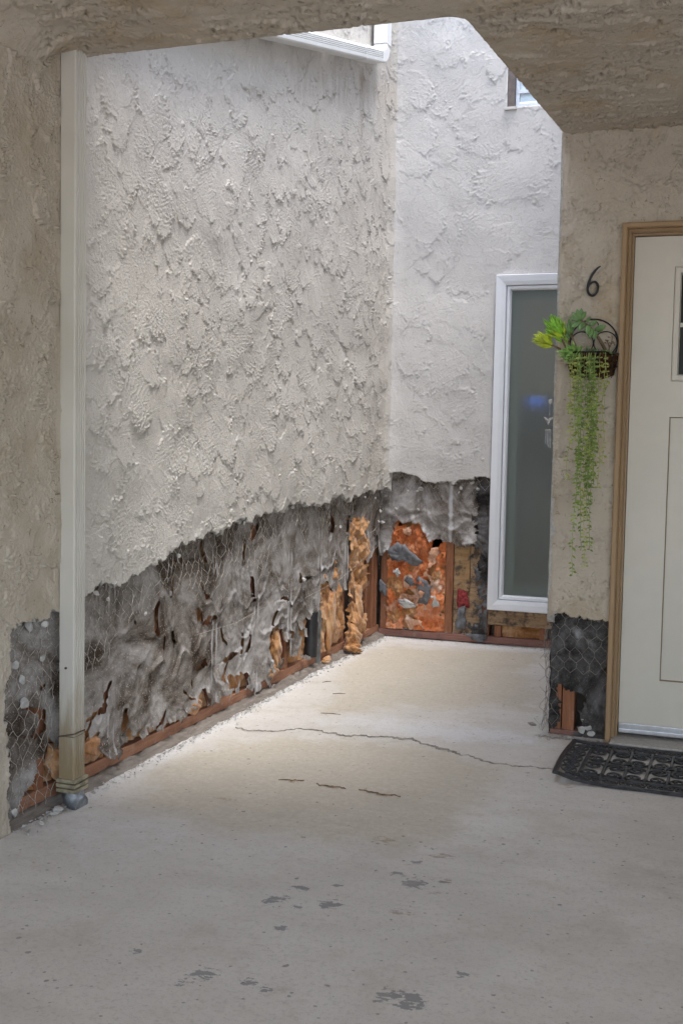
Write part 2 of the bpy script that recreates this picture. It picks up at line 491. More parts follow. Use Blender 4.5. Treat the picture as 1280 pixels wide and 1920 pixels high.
M['bronze'] = m_plain('bronze_frame', (.16, .125, .11), .5, .2, .2, 30)
M['trim'] = m_plain('tan_trim_paint', (.36, .235, .125), .5, 0, .05, 9, .05, 60)
M['door'] = m_plain('door_paint', (.68, .64, .56), .45, 0, .03, 5, .08, 300)
M['alum'] = m_plain('aluminium', (.62, .63, .66), .38, .6, .12, 25)
M['groove'] = m_plain('groove_shadow_gap', (.30, .24, .15), .7, 0, .1)
M['iron'] = m_plain('black_iron', (.012, .012, .014), .45, .3, .3)
M['black'] = m_plain('black_metal_number', (.02, .022, .026), .35, .3, .2)
M['rubber'] = m_plain('black_rubber', (.030, .031, .034), .38, 0, .5, 40, .3, 200, .5)
M['coir'] = m_plain('coir_liner', (.060, .028, .013), .95, 0, .7, 60, 1.0, 160, .1)
M['chunk'] = m_plain('stucco_rubble', (.47, .455, .43), .95, 0, .2, 40, .6, 150, .1)
M['scrap'] = m_plain('grey_paper_scrap', (.16, .165, .175), .7, 0, .4, 25, .3, 60)
M['scrap_l'] = m_plain('pale_scrap', (.55, .55, .53), .8, 0, .2, 25)
M['pipe'] = m_plain('black_plastic_pipe', (.018, .018, .02), .45, 0, .3)
M['duct'] = m_plain('grey_strap', (.20, .20, .19), .6, .2, .3)
M['drywall'] = m_plain('drywall_back', (.10, .085, .07), .95, 0, .4, 8)
M['room'] = m_plain('room_wall', (.20, .16, .12), .9, 0, .1, 3)
M['reveal'] = m_plain('pale_green_reveal', (.36, .42, .38), .8, 0, .1)
M['curtain'] = m_plain('room_curtain', (.36, .28, .21), .9, 0, .2, 5)
M['stem'] = m_plain('plant_stem', (.16, .105, .065), .8, 0, .3, 60)
M['jade'] = m_plain('jade_leaf', (.15, .27, .09), .38, 0, .25, 40)
M['ripple'] = m_plain('yellow_green_leaf', (.46, .56, .04), .35, 0, .35, 28)
M['ripple2'] = m_plain('bright_green_leaf', (.20, .42, .04), .35, 0, .5, 28)
M['sedum'] = m_plain('rosette_leaf', (.27, .46, .12), .45, 0, .3, 50)
M['trail'] = m_plain('trailing_leaf', (.22, .31, .06), .5, 0, .45, 50)
M['trail_y'] = m_plain('trailing_leaf_yellow', (.33, .36, .09), .5, 0, .4, 50)
M['trail_d'] = m_plain('trailing_leaf_dark', (.14, .22, .045), .5, 0, .4, 50)
M['boot'] = m_plain('cast_boot', (.22, .235, .25), .45, .5, .6, 22, .3, 80)
M['chime'] = m_plain('chime_white', (.52, .50, .47), .4, .1, .05)
M['red'] = m_plain('red_print', (.30, .04, .04), .8, 0, .7, 60)
M['screw'] = m_plain('screw_steel', (.12, .09, .07), .5, .5, .2)

# downspout: aged cream paint with rusty grime low down
m, t, b = mat('downspout_paint'); p = coords(t)
g = t.nodes.new('ShaderNodeSeparateXYZ'); t.links.new(p, g.inputs[0])
c = mix(t, sstep(t, noise(t, 3, 3, .5, coords(t, (1, 1, .7))), .35, .7), (.63, .60, .535), (.53, .50, .43))
low = sstep(t, math_(t, 'ADD', g.outputs[2], math_(t, 'MULTIPLY', noise(t, 10, 5, .7, coords(t, (4, 4, .6))), .5)), .72, .36)
c = mix(t, math_(t, 'MULTIPLY', low, .9), c, (.26, .185, .09))
c = mix(t, math_(t, 'MULTIPLY', sstep(t, noise(t, 30, 6, .75, coords(t, (3, 3, .35))), .6, .78), .2), c, (.30, .22, .12))
t.links.new(c, b.inputs['Base Color']); b.inputs['Roughness'].default_value = .5; M['spout'] = m
M['collar'] = m_plain('mossy_collar', (.29, .255, .17), .7, .1, .4, 30)

# frosted glass
m, t, b = mat('frosted_glass'); p = coords(t)
b.inputs['Base Color'].default_value = (.62, .68, .64, 1); b.inputs['Roughness'].default_value = .34
b.inputs['Transmission Weight'].default_value = .9; b.inputs['IOR'].default_value = 1.45
bump(t, b, noise(t, 170, 2, .5, p), .45, .0015); M['frost'] = m
m, t, b = mat('clear_glass')
b.inputs['Base Color'].default_value = (.75, .85, .88, 1); b.inputs['Roughness'].default_value = .03
b.inputs['Transmission Weight'].default_value = .25; b.inputs['IOR'].default_value = 1.5; M['glass'] = m
m, t, b = mat('dark_glass')
b.inputs['Base Color'].default_value = (.03, .035, .03, 1); b.inputs['Roughness'].default_value = .12; b.inputs['Specular IOR Level'].default_value = .06; M['dglass'] = m
m, t, b = mat('blue_screen')
b.inputs['Base Color'].default_value = (.03, .08, .5, 1); b.inputs['Emission Color'].default_value = (.10, .25, 1, 1); b.inputs['Emission Strength'].default_value = .3; M['screen'] = m

# concrete floor
m, t, b = mat('worn_concrete'); p = coords(t)
grey = mix(t, sstep(t, noise(t, 1.6, 6, .6, p), .3, .7), (.575, .54, .49), (.655, .62, .57))
n1 = noise(t, 9, 7, .7, p)
n3 = noise(t, 45, 5, .7, p)
bei = sstep(t, math_(t, 'ADD', attr(t, 'beige'), math_(t, 'MULTIPLY', math_(t, 'SUBTRACT', n1, .5), 1.6)), .22, .68)
beic = mix(t, sstep(t, n3, .35, .7), (.51, .455, .365), (.59, .535, .445))
c = mix(t, math_(t, 'MULTIPLY', bei, .95), grey, beic)
n4 = noise(t, 5, 7, .75, coords(t, loc=(7, 3, 0)))
c = mix(t, math_(t, 'MULTIPLY', sstep(t, n4, .56, .78), .45), c, (.40, .34, .26))
dust = sstep(t, math_(t, 'ADD', attr(t, 'dust'), math_(t, 'MULTIPLY', math_(t, 'SUBTRACT', n1, .5), 1.2)), .35, .75)
c = mix(t, math_(t, 'MULTIPLY', dust, .8), c, (.68, .67, .66))
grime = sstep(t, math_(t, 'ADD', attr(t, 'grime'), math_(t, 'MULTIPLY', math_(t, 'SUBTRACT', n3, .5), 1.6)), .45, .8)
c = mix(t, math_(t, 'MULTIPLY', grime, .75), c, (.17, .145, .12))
n5 = noise(t, 24, 6, .7, coords(t, (1, 1.7, 1)))
stn = sstep(t, math_(t, 'ADD', attr(t, 'stain'), math_(t, 'MULTIPLY', math_(t, 'SUBTRACT', n5, .5), 3.2)), .62, .70)
c = mix(t, math_(t, 'MULTIPLY', stn, .68), c, (.14, .145, .155))
brn = sstep(t, math_(t, 'ADD', attr(t, 'rust'), math_(t, 'MULTIPLY', math_(t, 'SUBTRACT', n5, .5), 2.4)), .6, .85)
c = mix(t, math_(t, 'MULTIPLY', brn, .6), c, (.27, .17, .08))
pit = noise(t, 130, 3, .6, p); pm = noise(t, 3, 3, .5, coords(t, loc=(2, 9, 0)))
pits = math_(t, 'MULTIPLY', sstep(t, pit, .70, .74), sstep(t, pm, .4, .6))
c = mix(t, math_(t, 'MULTIPLY', pits, .8), c, (.12, .11, .10))

def specks(scale, rad, dens, amt, col, cc):
    n = t.nodes.new('ShaderNodeTexVoronoi'); n.inputs['Scale'].default_value = scale; n.inputs['Randomness'].default_value = 1
    w2 = t.nodes.new('ShaderNodeVectorMath'); w2.operation = 'MULTIPLY_ADD'; nn = t.nodes.new('ShaderNodeTexNoise'); nn.inputs['Scale'].default_value = scale * 2.5; t.links.new(p, nn.inputs['Vector'])
    t.links.new(nn.outputs['Color'], w2.inputs[0]); w2.inputs[1].default_value = (.35 / scale,) * 3; t.links.new(p, w2.inputs[2]); t.links.new(w2.outputs[0], n.inputs['Vector'])
    sx = t.nodes.new('ShaderNodeSeparateColor'); t.links.new(n.outputs['Color'], sx.inputs[0])
    f = math_(t, 'MULTIPLY', sstep(t, n.outputs['Distance'], rad * 1.25, rad), sstep(t, sx.outputs[0], 1 - dens - .001, 1 - dens))
    return mix(t, math_(t, 'MULTIPLY', f, amt), cc, col)
c = specks(45, .17, .12, .6, (.17, .155, .135), c)
c = specks(17, .10, .14, .7, (.15, .14, .135), c)
c = mix(t, math_(t, 'MULTIPLY', sstep(t, noise(t, 60, 5, .75, coords(t, loc=(9, 9, 0))), .50, .66), .36), c, (.38, .345, .30))
c = mix(t, math_(t, 'MULTIPLY', sstep(t, noise(t, 3.2, 7, .75, coords(t, loc=(3, 5, 0))), .50, .66), .36), c, (.44, .395, .32))
gr = noise(t, 150, 3, .7, p); c = mix(t, math_(t, 'MULTIPLY', sstep(t, gr, .52, .72), .28), c, (.30, .275, .24)); c = mix(t, math_(t, 'MULTIPLY', sstep(t, noise(t, 18, 7, .8, coords(t, (1, 2.5, 1), (4, 4, 0))), .58, .70), .22), c, (.33, .30, .26))
sf = noise(t, 2.2, 8, .85, coords(t, (5, 1.2, 1), (1, 8, 0))); c = mix(t, math_(t, 'MULTIPLY', sstep(t, sf, .60, .68), .16), c, (.30, .28, .25))
t.links.new(c, b.inputs['Base Color'])
t.links.new(math_(t, 'SUBTRACT', .86, math_(t, 'MULTIPLY', sstep(t, n1, .4, .7), .22)), b.inputs['Roughness'])
b.inputs['Specular IOR Level'].default_value = .35
bump(t, b, math_(t, 'SUBTRACT', noise(t, 70, 6, .7, p), math_(t, 'MULTIPLY', pits, .6)), .22, .003)
M['floor'] = m
M['crack'] = m_plain('crack_filler', (.27, .245, .21), .95, 0, .45, 40, .8, 120, .1)
M['crack_r'] = m_plain('rusty_crack', (.20, .14, .09), .95, 0, .6, 50, .8, 120, .1)

# ------------------------------------------------------------------ layout constants
XL = -2.055            # left wall stucco face
XP = -2.088            # left building paper
YB = 6.560             # back wall stucco face
YP = 6.590
YD = 4.660             # door wall stucco face
XR = -0.760            # pillar's courtyard side

# ------------------------------------------------------------------ ground
def grid_axis(segs):
    o = []
    for a, b_, st in segs: o += list(np.arange(a, b_, st))
    o.append(segs[-1][1]); return np.array(o)
gx = grid_axis([(-60, -10, 10), (-10, -2.4, 1.9), (-2.4, .5, .014), (.5, 3, .25), (3, 60, 8)])
gy = grid_axis([(-60, -4, 8), (-4, 1.6, .4), (1.6, 4.4, .012), (4.4, 6.8, .022), (6.8, 12, 1.3), (12, 60, 8)])
BEI1 = [(-1.845, 3.23), (-1.945, 3.714), (-1.894, 4.014), (-1.656, 4.204), (-1.358, 4.248), (-1.077, 4.246), (-0.841, 4.117), (-0.825, 3.783), (-0.834, 3.382), (-0.929, 3.242), (-1.025, 3.227), (-1.249, 3.183), (-1.477, 3.138), (-1.654, 3.197)]
BEI2 = [(-1.77, 5.03), (-1.979, 5.613), (-1.906, 6.225), (-1.104, 6.45), (-1.036, 6.208), (-1.127, 5.858), (-0.912, 5.418), (-0.878, 5.086), (-1.121, 5.088), (-1.243, 4.977), (-1.434, 4.947), (-1.535, 4.792), (-1.717, 4.605)]
STAINS = [((-1.125, 2.703), 25), ((-1.097, 2.802), 18), ((-0.979, 2.729), 22), ((-1.008, 2.858), 9), ((-0.817, 2.937), 30), ((-0.888, 2.997), 14), ((-1.044, 2.547), 16), ((-1.112, 2.261), 22), ((-1.147, 2.199), 15), ((-1.001, 2.26), 16), ((-0.95, 2.246), 16), ((-0.69, 2.327), 28), ((-0.64, 2.32), 26), ((-0.847, 3.228), 12), ((-0.748, 2.985), 12), ((-1.229, 3.176), 8), ((-0.943, 3.0), 6), ((-1.055, 2.68), 10), ((-0.856, 3.101), 14), ((-0.571, 2.473), 12), ((-1.31, 2.311), 9), ((-.72, 4.10), 8), ((-.66, 4.04), 9)]
def a_beige(U, V):
    return np.maximum(np.clip(.5 - polysd(BEI1, U, V) / .30, 0, 1), np.clip(.5 - polysd(BEI2, U, V) / .35, 0, .9))
def a_stain(U, V):
    o = np.zeros_like(U)
    for (x, y), r in STAINS:
        rr = r / 760
        o = np.maximum(o, np.clip(1.15 - np.hypot((U - x), (V - y) * 1.0) / rr * .6, 0, 1) * .95)
    return o
def a_dust(U, V):
    d1 = np.exp(-np.clip(U + 2.05, 0, 9) / .10) * (V > 3.2) * .9
    d2 = np.exp(-np.clip(6.5 - V, 0, 9) / .10) * (U < -.7) * .9
    d3 = np.exp(-(((U + 1.2) / .7) ** 2 + ((V - 4.55) / .22) ** 2)) * .75
    d4 = np.exp(-(((U + 1.75) / .35) ** 2 + ((V - 3.0) / .5) ** 2)) * .45
    return np.maximum.reduce([d1, d2, d3, d4])
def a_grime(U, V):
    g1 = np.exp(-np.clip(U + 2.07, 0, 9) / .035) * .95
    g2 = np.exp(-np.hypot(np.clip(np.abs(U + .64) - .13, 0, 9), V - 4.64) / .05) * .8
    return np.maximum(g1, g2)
def a_rust(U, V):
    o = np.zeros_like(U)
    for (x, y, r) in [(-1.47, 3.677, .05), (-1.32, 3.664, .05), (-1.13, 3.657, .06), (-.80, 3.18, .06), (-.76, 3.0, .05), (-.74, 2.9, .04), (-.8, 2.75, .05), (-.56, 4.0, .05), (-1.0, 3.25, .07), (-1.6, 3.4, .06)]:
        o = np.maximum(o, np.exp(-((U - x) ** 2 + ((V - y) * 1.6) ** 2) / r ** 2) * .8)
    return o
ground = sheet('ground', None, [M['floor']], gx, gy, None,
               lambda U, V: .0016 * samp(NLOW, U, V) + .0006 * samp(NMID, U, V),
               lambda U, V, D: (U, V, D), attrs=dict(beige=a_beige, stain=a_stain, dust=a_dust, grime=a_grime, rust=a_rust))
tag(ground, 'worn pale concrete slab with cracks and dark stains', kind='structure')

def ribbon(pts, width, mat_, name, z=.0045, seed=0, step=.008):
    g = random.Random(seed); P = [Vector((*q, 0)) for q in pts]
    den = []
    for a, b_ in zip(P[:-1], P[1:]):
        k = max(2, int((b_ - a).length / step))
        den += [a.lerp(b_, i / k) for i in range(k)]
    den.append(P[-1]); n = len(den); mb = MB(); vs_ = []
    for i, q in enumerate(den):
        t_ = den[min(i + 1, n - 1)] - den[max(i - 1, 0)]; t_.normalize(); nn = Vector((-t_.y, t_.x, 0))
        f = min(1, i / 6 + .15, (n - 1 - i) / 6 + .15)
        wd = width(i / (n - 1)) * f
        q = q + nn * (.006 * float(samp(NMID, q.x * 3 + seed, q.y * 3)) + .003 * g.uniform(-1, 1))
        l = wd * g.uniform(.3, 1.1); r_ = wd * g.uniform(.3, 1.1)
        zz = z + .001 * g.uniform(-1, 1)
        vs_ += [q + nn * l + Vector((0, 0, .0018)), q + nn * l * .5 + Vector((0, 0, zz + .001)), q - nn * r_ * .4 + Vector((0, 0, zz - .0006)), q - nn * r_ + Vector((0, 0, .0018))]
    fs = [(4 * i + k, 4 * i + k + 1, 4 * i + k + 5, 4 * i + k + 4) for i in range(n - 1) for k in range(3)]
    mb.add(vs_, fs)
    return mb.build(name, mat_, ground, smooth=False)
CK = [(-1.955, 4.244), (-1.878, 4.232), (-1.775, 4.268), (-1.708, 4.334), (-1.619, 4.346), (-1.517, 4.318), (-1.41, 4.338), (-1.306, 4.366), (-1.226, 4.357), (-1.134, 4.303), (-1.037, 4.255), (-0.942, 4.209), (-0.871, 4.163), (-0.79, 4.161), (-0.636, 4.176)]
ribbon(CK, lambda t_: .0035 + .016 * math.exp(-((t_ - .55) / .22) ** 2) * (0.6 + .5 * math.sin(40 * t_)), M['crack'], 'crack', seed=1)
ribbon([(-1.515, 3.672), (-1.46, 3.668), (-1.428, 3.682)], lambda t_: .0038, M['crack_r'], 'crack', seed=2)
ribbon([(-1.378, 3.67), (-1.334, 3.669), (-1.264, 3.654)], lambda t_: .0038, M['crack_r'], 'crack', seed=3)
ribbon([(-1.222, 3.672), (-1.164, 3.652), (-1.068, 3.661)], lambda t_: .0045, M['crack_r'], 'crack', seed=4)

# ------------------------------------------------------------------ ceiling (porch soffit with the light-well opening)
def ceil_z(U, V):
    return 2.409 - .034 * np.clip((-.83 - U) / 1.2, 0, 1)
def F_ceil(U, V):
    yl = 3.195 + (U + 2.055) / 1.23 * .082
    a = yl - V                          # in front of the opening
    xr = -.826 + .057 * (V - 3.29)
    b_ = U - xr                         # right of the opening
    k = .06                             # rounded corner
    mx = np.maximum(a, b_); h_ = np.clip(k - np.abs(a - b_), 0, None)
    return mx + h_ * h_ / (4 * k) + .0010 * samp(NRAG, U * 1.3, V * 1.3)
cove = lambda U: .075 * np.clip(1 - (U + 2.055) / .13, 0, 1) ** 2.2
cx_ = grid_axis([(-2.06, -.2, .0066), (-.2, .6, .012)]); cy_ = grid_axis([(2.3, 4.68, .0066)])
ceiling = sheet('ceiling', None, [M['stucco_c'], M['stucco_c']], cx_, cy_, F_ceil,
                lambda U, V: np.clip(F_ceil(U, V) / .03, .1, 1) * (2.6 * samp(ST_A, U * .8 + 1, V * 1.3 + 2) - .030 * np.clip(samp(NPIT, U, V * .8) - .8, 0, 1.0) * np.clip(.5 + samp(NMID, U * .5, V * .6), 0, 1.2)) + cove(U) * np.clip((3.13 - V) / .12, .12, 1),
                lambda U, V, D: (U, V, ceil_z(U, V) - D), thick=.32, flip=True, jit=.002)
tag(ceiling, 'rough stuccoed porch ceiling with an opening to the sky', kind='structure')
mb = MB(); mb.box(-2.06, .6, -1.3, 2.3, 2.40, 2.70); mb.box(.6, 3.2, -1.3, 4.68, 2.40, 2.70)
mb.build('ceiling_slab', M['stucco_c'], ceiling)
mb = MB(); mb.box(-2.06, 3.2, -1.3, 3.15, 2.74, 2.80); mb.box(-.72, 3.2, 3.15, 4.68, 2.74, 2.80)
mb.build('roof_deck', M['cement'], ceiling)

# ------------------------------------------------------------------ left wall
left = thing('stucco_wall', 'long stucco wall torn open along its base showing paper and studs', 'wall', (XL, 4.6, 0))
EDG = np.array([(2.87, .60), (2.90, .621), (2.95, .632), (3.05, .623), (3.12, .629), (3.20, .655), (3.291, .662), (3.357, .689), (3.442, .694), (3.53, .682), (3.625, .696), (3.70, .715), (3.782, .745), (3.88, .752), (3.996, .787), (4.157, .799), (4.331, .815), (4.488, .845), (4.62, .838), (4.776, .856), (4.95, .86), (5.164, .885), (5.35, .862), (5.55, .852), (5.75, .885), (5.952, .870), (6.15, .885), (6.327, .890), (6.6, .893)])
def F_left(U, V):
    e = np.interp(U, EDG[:, 0], EDG[:, 1])
    rg = .009 * samp(NMID, U * 1.2, V * 1.2) + .0045 * samp(NRAG, U, V)
    a = np.where(U > 2.86, V - e, V - .6) + rg
    px = np.interp(V, [0, .034, .14, .2, .267, .43, .49, .568, .62, .7], [2.867, 2.862, 2.841, 2.862, 2.846, 2.847, 2.852, 2.873, 2.89, 2.9])
    b_ = px - U + .7 * rg
    return np.maximum(a, b_)
def d_left(U, V):
    h_ = 1.45 * samp(ST_A, U, V + .7) * np.where(U < 3.1, 2.2, 1) + .0035 * samp(NLOW, U, V)
    cor = np.clip(1 - (6.565 - U) / .10, 0, 1) ** 2 * .035          # plaster built up in the inside corner
    return h_ + cor
def a_lstain(U, V):
    # brown run-off under the leaking leader elbow and along its line
    zl = 2.86 + (U - 4.42) * .228
    below = zl - V
    band = np.exp(-((below - .16) / .16) ** 2) * np.clip((U - 4.4) / .8, 0, 1) * .55
    st = np.exp(-((U - 5.98) / .07) ** 2) * np.clip(below / .1, 0, 1) * np.exp(-np.clip(below, 0, 9) / .55) * 1.0
    st2 = np.exp(-((U - 6.35) / .16) ** 2) * np.clip(below, 0, 1) * .25
    return np.maximum.reduce([band, st, st2])
uy = grid_axis([(2.5, 2.8, .01), (2.8, 4.4, .0031), (4.4, 5.4, .0041), (5.4, 6.57, .0053)])
vz = grid_axis([(0, .55, .007), (.55, 3.75, .0034)])
def F_left_dense(U, V):
    lim = 1.216 + (2.47 - 1.216) / 3.2 * U + .12
    lim = np.where(U < 3.3, 2.45, lim)
    return np.minimum(F_left(U, V), np.where(V > lim, -1, 1))
frameL = lambda U, V, D: (XL + D, U, V)
o = sheet('stucco', left, [M['stucco'], M['cement']], uy, vz, F_left_dense, d_left, frameL, thick=.028, jit=.006, attrs=dict(stain=a_lstain, porch=lambda U, V: np.clip((3.16 - U) / .04, 0, 1)))  # porch: mask of the painted shade at the near end
# coarse continuation, outside the view
def F_left_rest(U, V):
    lim = 1.216 + (2.47 - 1.216) / 3.2 * U + .105
    lim = np.where(U < 3.3, 2.44, lim)
    return np.where((V > lim) | (U < 2.505), 1., -1.)
sheet('upper_stucco', left, [M['stucco']], grid_axis([(-5, 2.5, .2), (2.5, 6.57, .03)]), grid_axis([(0, 2.4, .2), (2.4, 4.0, .03), (4.0, 4.3, .1)]),
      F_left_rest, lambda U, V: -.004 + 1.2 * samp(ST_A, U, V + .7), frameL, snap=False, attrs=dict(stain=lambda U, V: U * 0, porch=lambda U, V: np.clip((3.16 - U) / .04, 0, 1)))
# framing
SY = [3.09, 3.50, 3.91, 4.32, 4.745, 5.15, 5.56, 5.97, 6.38]
stm = MB(); stm.box(-.045, .045, -.019, .019, 0, 1.05, .002); stud_me = None
for i, y in enumerate(SY + [6.475, 6.545]):
    if stud_me is None:
        s0 = stm.build('stud', M['stud']); stud_me = s0.data; bpy.data.objects.remove(s0)
    s_ = link('stud', stud_me, left, (-2.148 + (.006 if y > 6.4 else 0), y, .064))
mb = MB(); mb.box(-2.195, -2.101, 2.75, 5.565, .020, .064, .002); mb.build('bottom_plate', M['plate'], left)
mb = MB(); mb.box(-2.195, -2.098, 5.571, 6.62, .020, .062, .002); mb.build('bottom_plate', M['plate'], left)
# dirty footing strip under the plate, sloping to the floor
us_ = grid_axis([(2.84, 6.6, .02)]); ws_ = np.linspace(0, 1, 6)
sheet('footing_strip', left, [M['mudsill']], us_, ws_, None, lambda U, W: 0 * U,
      lambda U, W, D: (-2.10 + .052 * W + .004 * samp(NMID, U, W), U, .024 * (1 - W) ** .7 - .002 + .003 * samp(NFIN, U * .7, W * .1)))
mb = MB(); mb.box(-2.215, -2.196, 2.6, 6.7, 0, 1.2); mb.build('drywall_backing', M['drywall'], left)

HL = [[(5.555, 0.016), (5.565, 0.28), (5.573, 0.433), (5.644, 0.453), (5.763, 0.362), (5.825, 0.316), (5.935, 0.346), (6.011, 0.427), (6.007, 0.635), (6.162, 0.653), (6.284, 0.69), (6.275, 0.521), (6.348, 0.452), (6.492, 0.565), (6.575, 0.429), (6.605, -0.014), (6.378, -0.009)], [(4.898, 0.262), (4.941, 0.298), (4.992, 0.306), (5.059, 0.275), (5.048, 0.225), (5.143, 0.209), (5.165, 0.166), (5.066, 0.119), (5.0, 0.105), (4.92, 0.183)], [(5.266, 0.269), (5.375, 0.275), (5.543, 0.242), (5.553, 0.044), (5.273, 0.121), (5.313, 0.182), (5.282, 0.227)], [(4.666, 0.8), (4.742, 0.794), (4.753, 0.761), (4.713, 0.735), (4.669, 0.721)], [(4.233, 0.304), (4.175, 0.252), (4.27, 0.232)], [(4.227, 0.133), (4.129, 0.101), (4.218, 0.073)], [(4.438, 0.175), (4.575, 0.141), (4.577, 0.088), (4.456, 0.109)], [(4.586, 0.153), (4.661, 0.134), (4.652, 0.068), (4.577, 0.084)], [(5.255, 0.529), (5.277, 0.518), (5.292, 0.487), (5.263, 0.493)], [(4.384, 0.398), (4.38, 0.346), (4.434, 0.298), (4.406, 0.353)], [(3.493, 0.329), (3.468, 0.277), (3.462, 0.229), (3.339, 0.228), (3.342, 0.238), (3.448, 0.247), (3.447, 0.291), (3.468, 0.33)], [(3.907, 0.15), (3.874, 0.104), (3.815, 0.086), (3.848, 0.114), (3.881, 0.147)]]
CR = [[(3.693, 0.64), (3.662, 0.609), (3.655, 0.537), (3.683, 0.486)], [(4.201, 0.788), (4.188, 0.73), (4.245, 0.655)], [(3.886, 0.467), (3.883, 0.375), (3.844, 0.345)], [(3.939, 0.45), (3.99, 0.369)], [(3.733, 0.371), (3.674, 0.338), (3.654, 0.297)], [(3.729, 0.107), (3.648, 0.091), (3.568, 0.078)], [(4.126, 0.226), (4.137, 0.178)], [(4.683, 0.577), (4.701, 0.511), (4.712, 0.453)], [(4.806, 0.732), (4.808, 0.673)], [(4.66, 0.337), (4.69, 0.303), (4.641, 0.227)], [(4.713, 0.326), (4.69, 0.303)], [(4.538, 0.257), (4.42, 0.236)], [(3.944, 0.728), (3.989, 0.682)], [(5.089, 0.374), (5.107, 0.423), (5.126, 0.46)], [(5.721, 0.686), (5.743, 0.727), (5.682, 0.802)], [(5.999, 0.784), (5.976, 0.711), (5.962, 0.654)], [(3.076, 0.446), (3.082, 0.393), (3.048, 0.384)], [(2.991, 0.358), (3.071, 0.319), (3.077, 0.266), (3.019, 0.246), (2.977, 0.261)]]
_g = random.Random(77)
for _k in range(24):                       # more splits where the brittle paper has shrunk into plates
    y_ = _g.uniform(3.15, 5.45); z_ = _g.uniform(.10, .50) if _g.random() < .8 else _g.uniform(.5, .7); a_ = _g.gauss(1.45, .5); L_ = _g.uniform(.06, .17); q_ = [(y_, z_)]
    for _j in range(4):
        a_ += _g.gauss(0, .45); q_.append((q_[-1][0] + math.cos(a_) * L_ / 4, q_[-1][1] + math.sin(a_) * L_ / 4))
    CR.append(q_)
LB = np.array([(2.8, .02), (2.95, .03), (3.019, 0.12), (3.10, .20), (3.167, 0.17), (3.25, .20), (3.342, 0.19), (3.411, 0.099), (3.499, 0.051), (3.553, 0.085), (3.706, 0.11), (3.849, 0.068), (3.978, 0.079), (4.046, 0.068), (4.125, 0.083), (4.186, 0.12), (4.285, 0.103), (4.414, 0.071), (4.521, 0.1), (4.752, 0.058), (4.926, 0.03), (4.967, 0.111), (5.273, 0.121), (5.554, 0.03), (6.7, .03)])
# wide low tears that let the bays show through: (y, z, half width, half height)
SLOTS = [(3.30, .15, .05, .03), (3.60, .10, .06, .012), (4.16, .12, .05, .03), (4.80, .10, .03, .03), (5.42, .20, .10, .05)]
FAC = np.random.default_rng(8).uniform(-1, 1, (128, 128))          # flat facets between straight creases
def F_paper(U, V):
    wob = .005 * samp(NMID, U * 1.6 + .3, V * 1.6) + .0028 * samp(NRAG, U, V)
    f = V - np.interp(U, LB[:, 0], LB[:, 1]) + 2.2 * wob + .012 * samp(NMID, U * 1.5, V * .2)
    for h_ in HL: f = np.minimum(f, polysd(h_, U, V) + wob)
    for k, c_ in enumerate(CR):
        d, s_ = linesd(c_, U + .8 * wob, V + .8 * wob); 
        L0 = np.asarray(c_); ca, cb = L0[0], L0[-1]
        tt = np.clip(((U - ca[0]) * (cb - ca)[0] + (V - ca[1]) * (cb - ca)[1]) / ((cb - ca) @ (cb - ca)), 0, 1)
        f = np.minimum(f, d - (.0015 + (.0055 + .002 * (k % 3)) * np.sin(math.pi * (.08 + .84 * tt))))
    return f
def d_paper(U, V):
    n1 = samp(NMID, U * .20, V * .5 + .2); n2 = samp(NMID, U * .48 + 1.3, V * 1.1 + .7)
    wu = U + .012 * samp(NMID, U, V + 3); wv = V + .010 * samp(NMID, U + 2, V)
    d = .0062 * samp(FAC, wu * .55, wv, .062) + .0030 * samp(FAC, wu * .6 + 3.1, wv + 1.7, .029) + .0022 * (.7 - np.minimum(np.abs(n1), 1.4)) + .0016 * (.6 - np.minimum(np.abs(n2), 1.3)) + .0012 * samp(NFIN, U * .6, V * .6)     # crumpled plates with sharp folds
    d = d * np.clip(1.15 - V / .95, .25, 1)
    dist = np.min(np.abs(U[..., None] - np.array(SY)), -1)
    d = d * np.clip(dist / .05, .3, 1) - .003 * np.clip(dist / .2, 0, 1)
    # horizontal creases
    for k, (z0, a, s_, ph) in enumerate([(.50, .006, .010, 0), (.29, .008, .011, 1.3), (.17, .005, .010, 2.1), (.66, .003, .010, .7)]):
        zz = z0 + .05 * samp(NLOW, U * 2 + k, U * 0 + k) + .03 * (U - 4.5) * .3 + .012 * samp(NMID, U * .8, U * 0 + ph) + .25 * (((U - 3.09) / .41) % 1 - .5) ** 2 * (1 if k % 2 else -.6)
        am = np.clip(.5 + .7 * samp(NMID, U * .5 + k, U * 0 + 3 * k), 0, 1.3)
        d = d + a * am * np.exp(-((V - zz) / s_) ** 2) * np.clip(dist / .03, .3, 1)
    for k, c_ in enumerate(CR):
        dd, sg = linesd(c_, U, V)
        side = 1 if k % 2 else -1
        d = d + ((.007 + .004 * (k % 3)) if k < 18 else (.003 + .002 * (k % 3))) * np.exp(-dd / .03) * (sg == side) - .003 * np.exp(-dd / .03) * (sg != side)
    for k, h_ in enumerate(HL):
        sd_ = polysd(h_, U, V)
        d = d + (.003 + .003 * np.clip(samp(NMID, U * .9 + k, V * .9), -.6, 1.4)) * np.exp(-np.clip(sd_, 0, 9) / .03)
    low = np.clip(1 - (V - np.interp(U, LB[:, 0], LB[:, 1])) / .06, 0, 1)
    d = d + .006 * low ** 2 * np.clip(.35 + .8 * samp(NMID, U * .8, U * 0 + .4), -.1, 1.5)
    return np.clip(d, -.006, .07) * np.where(V > .78, .6, 1)
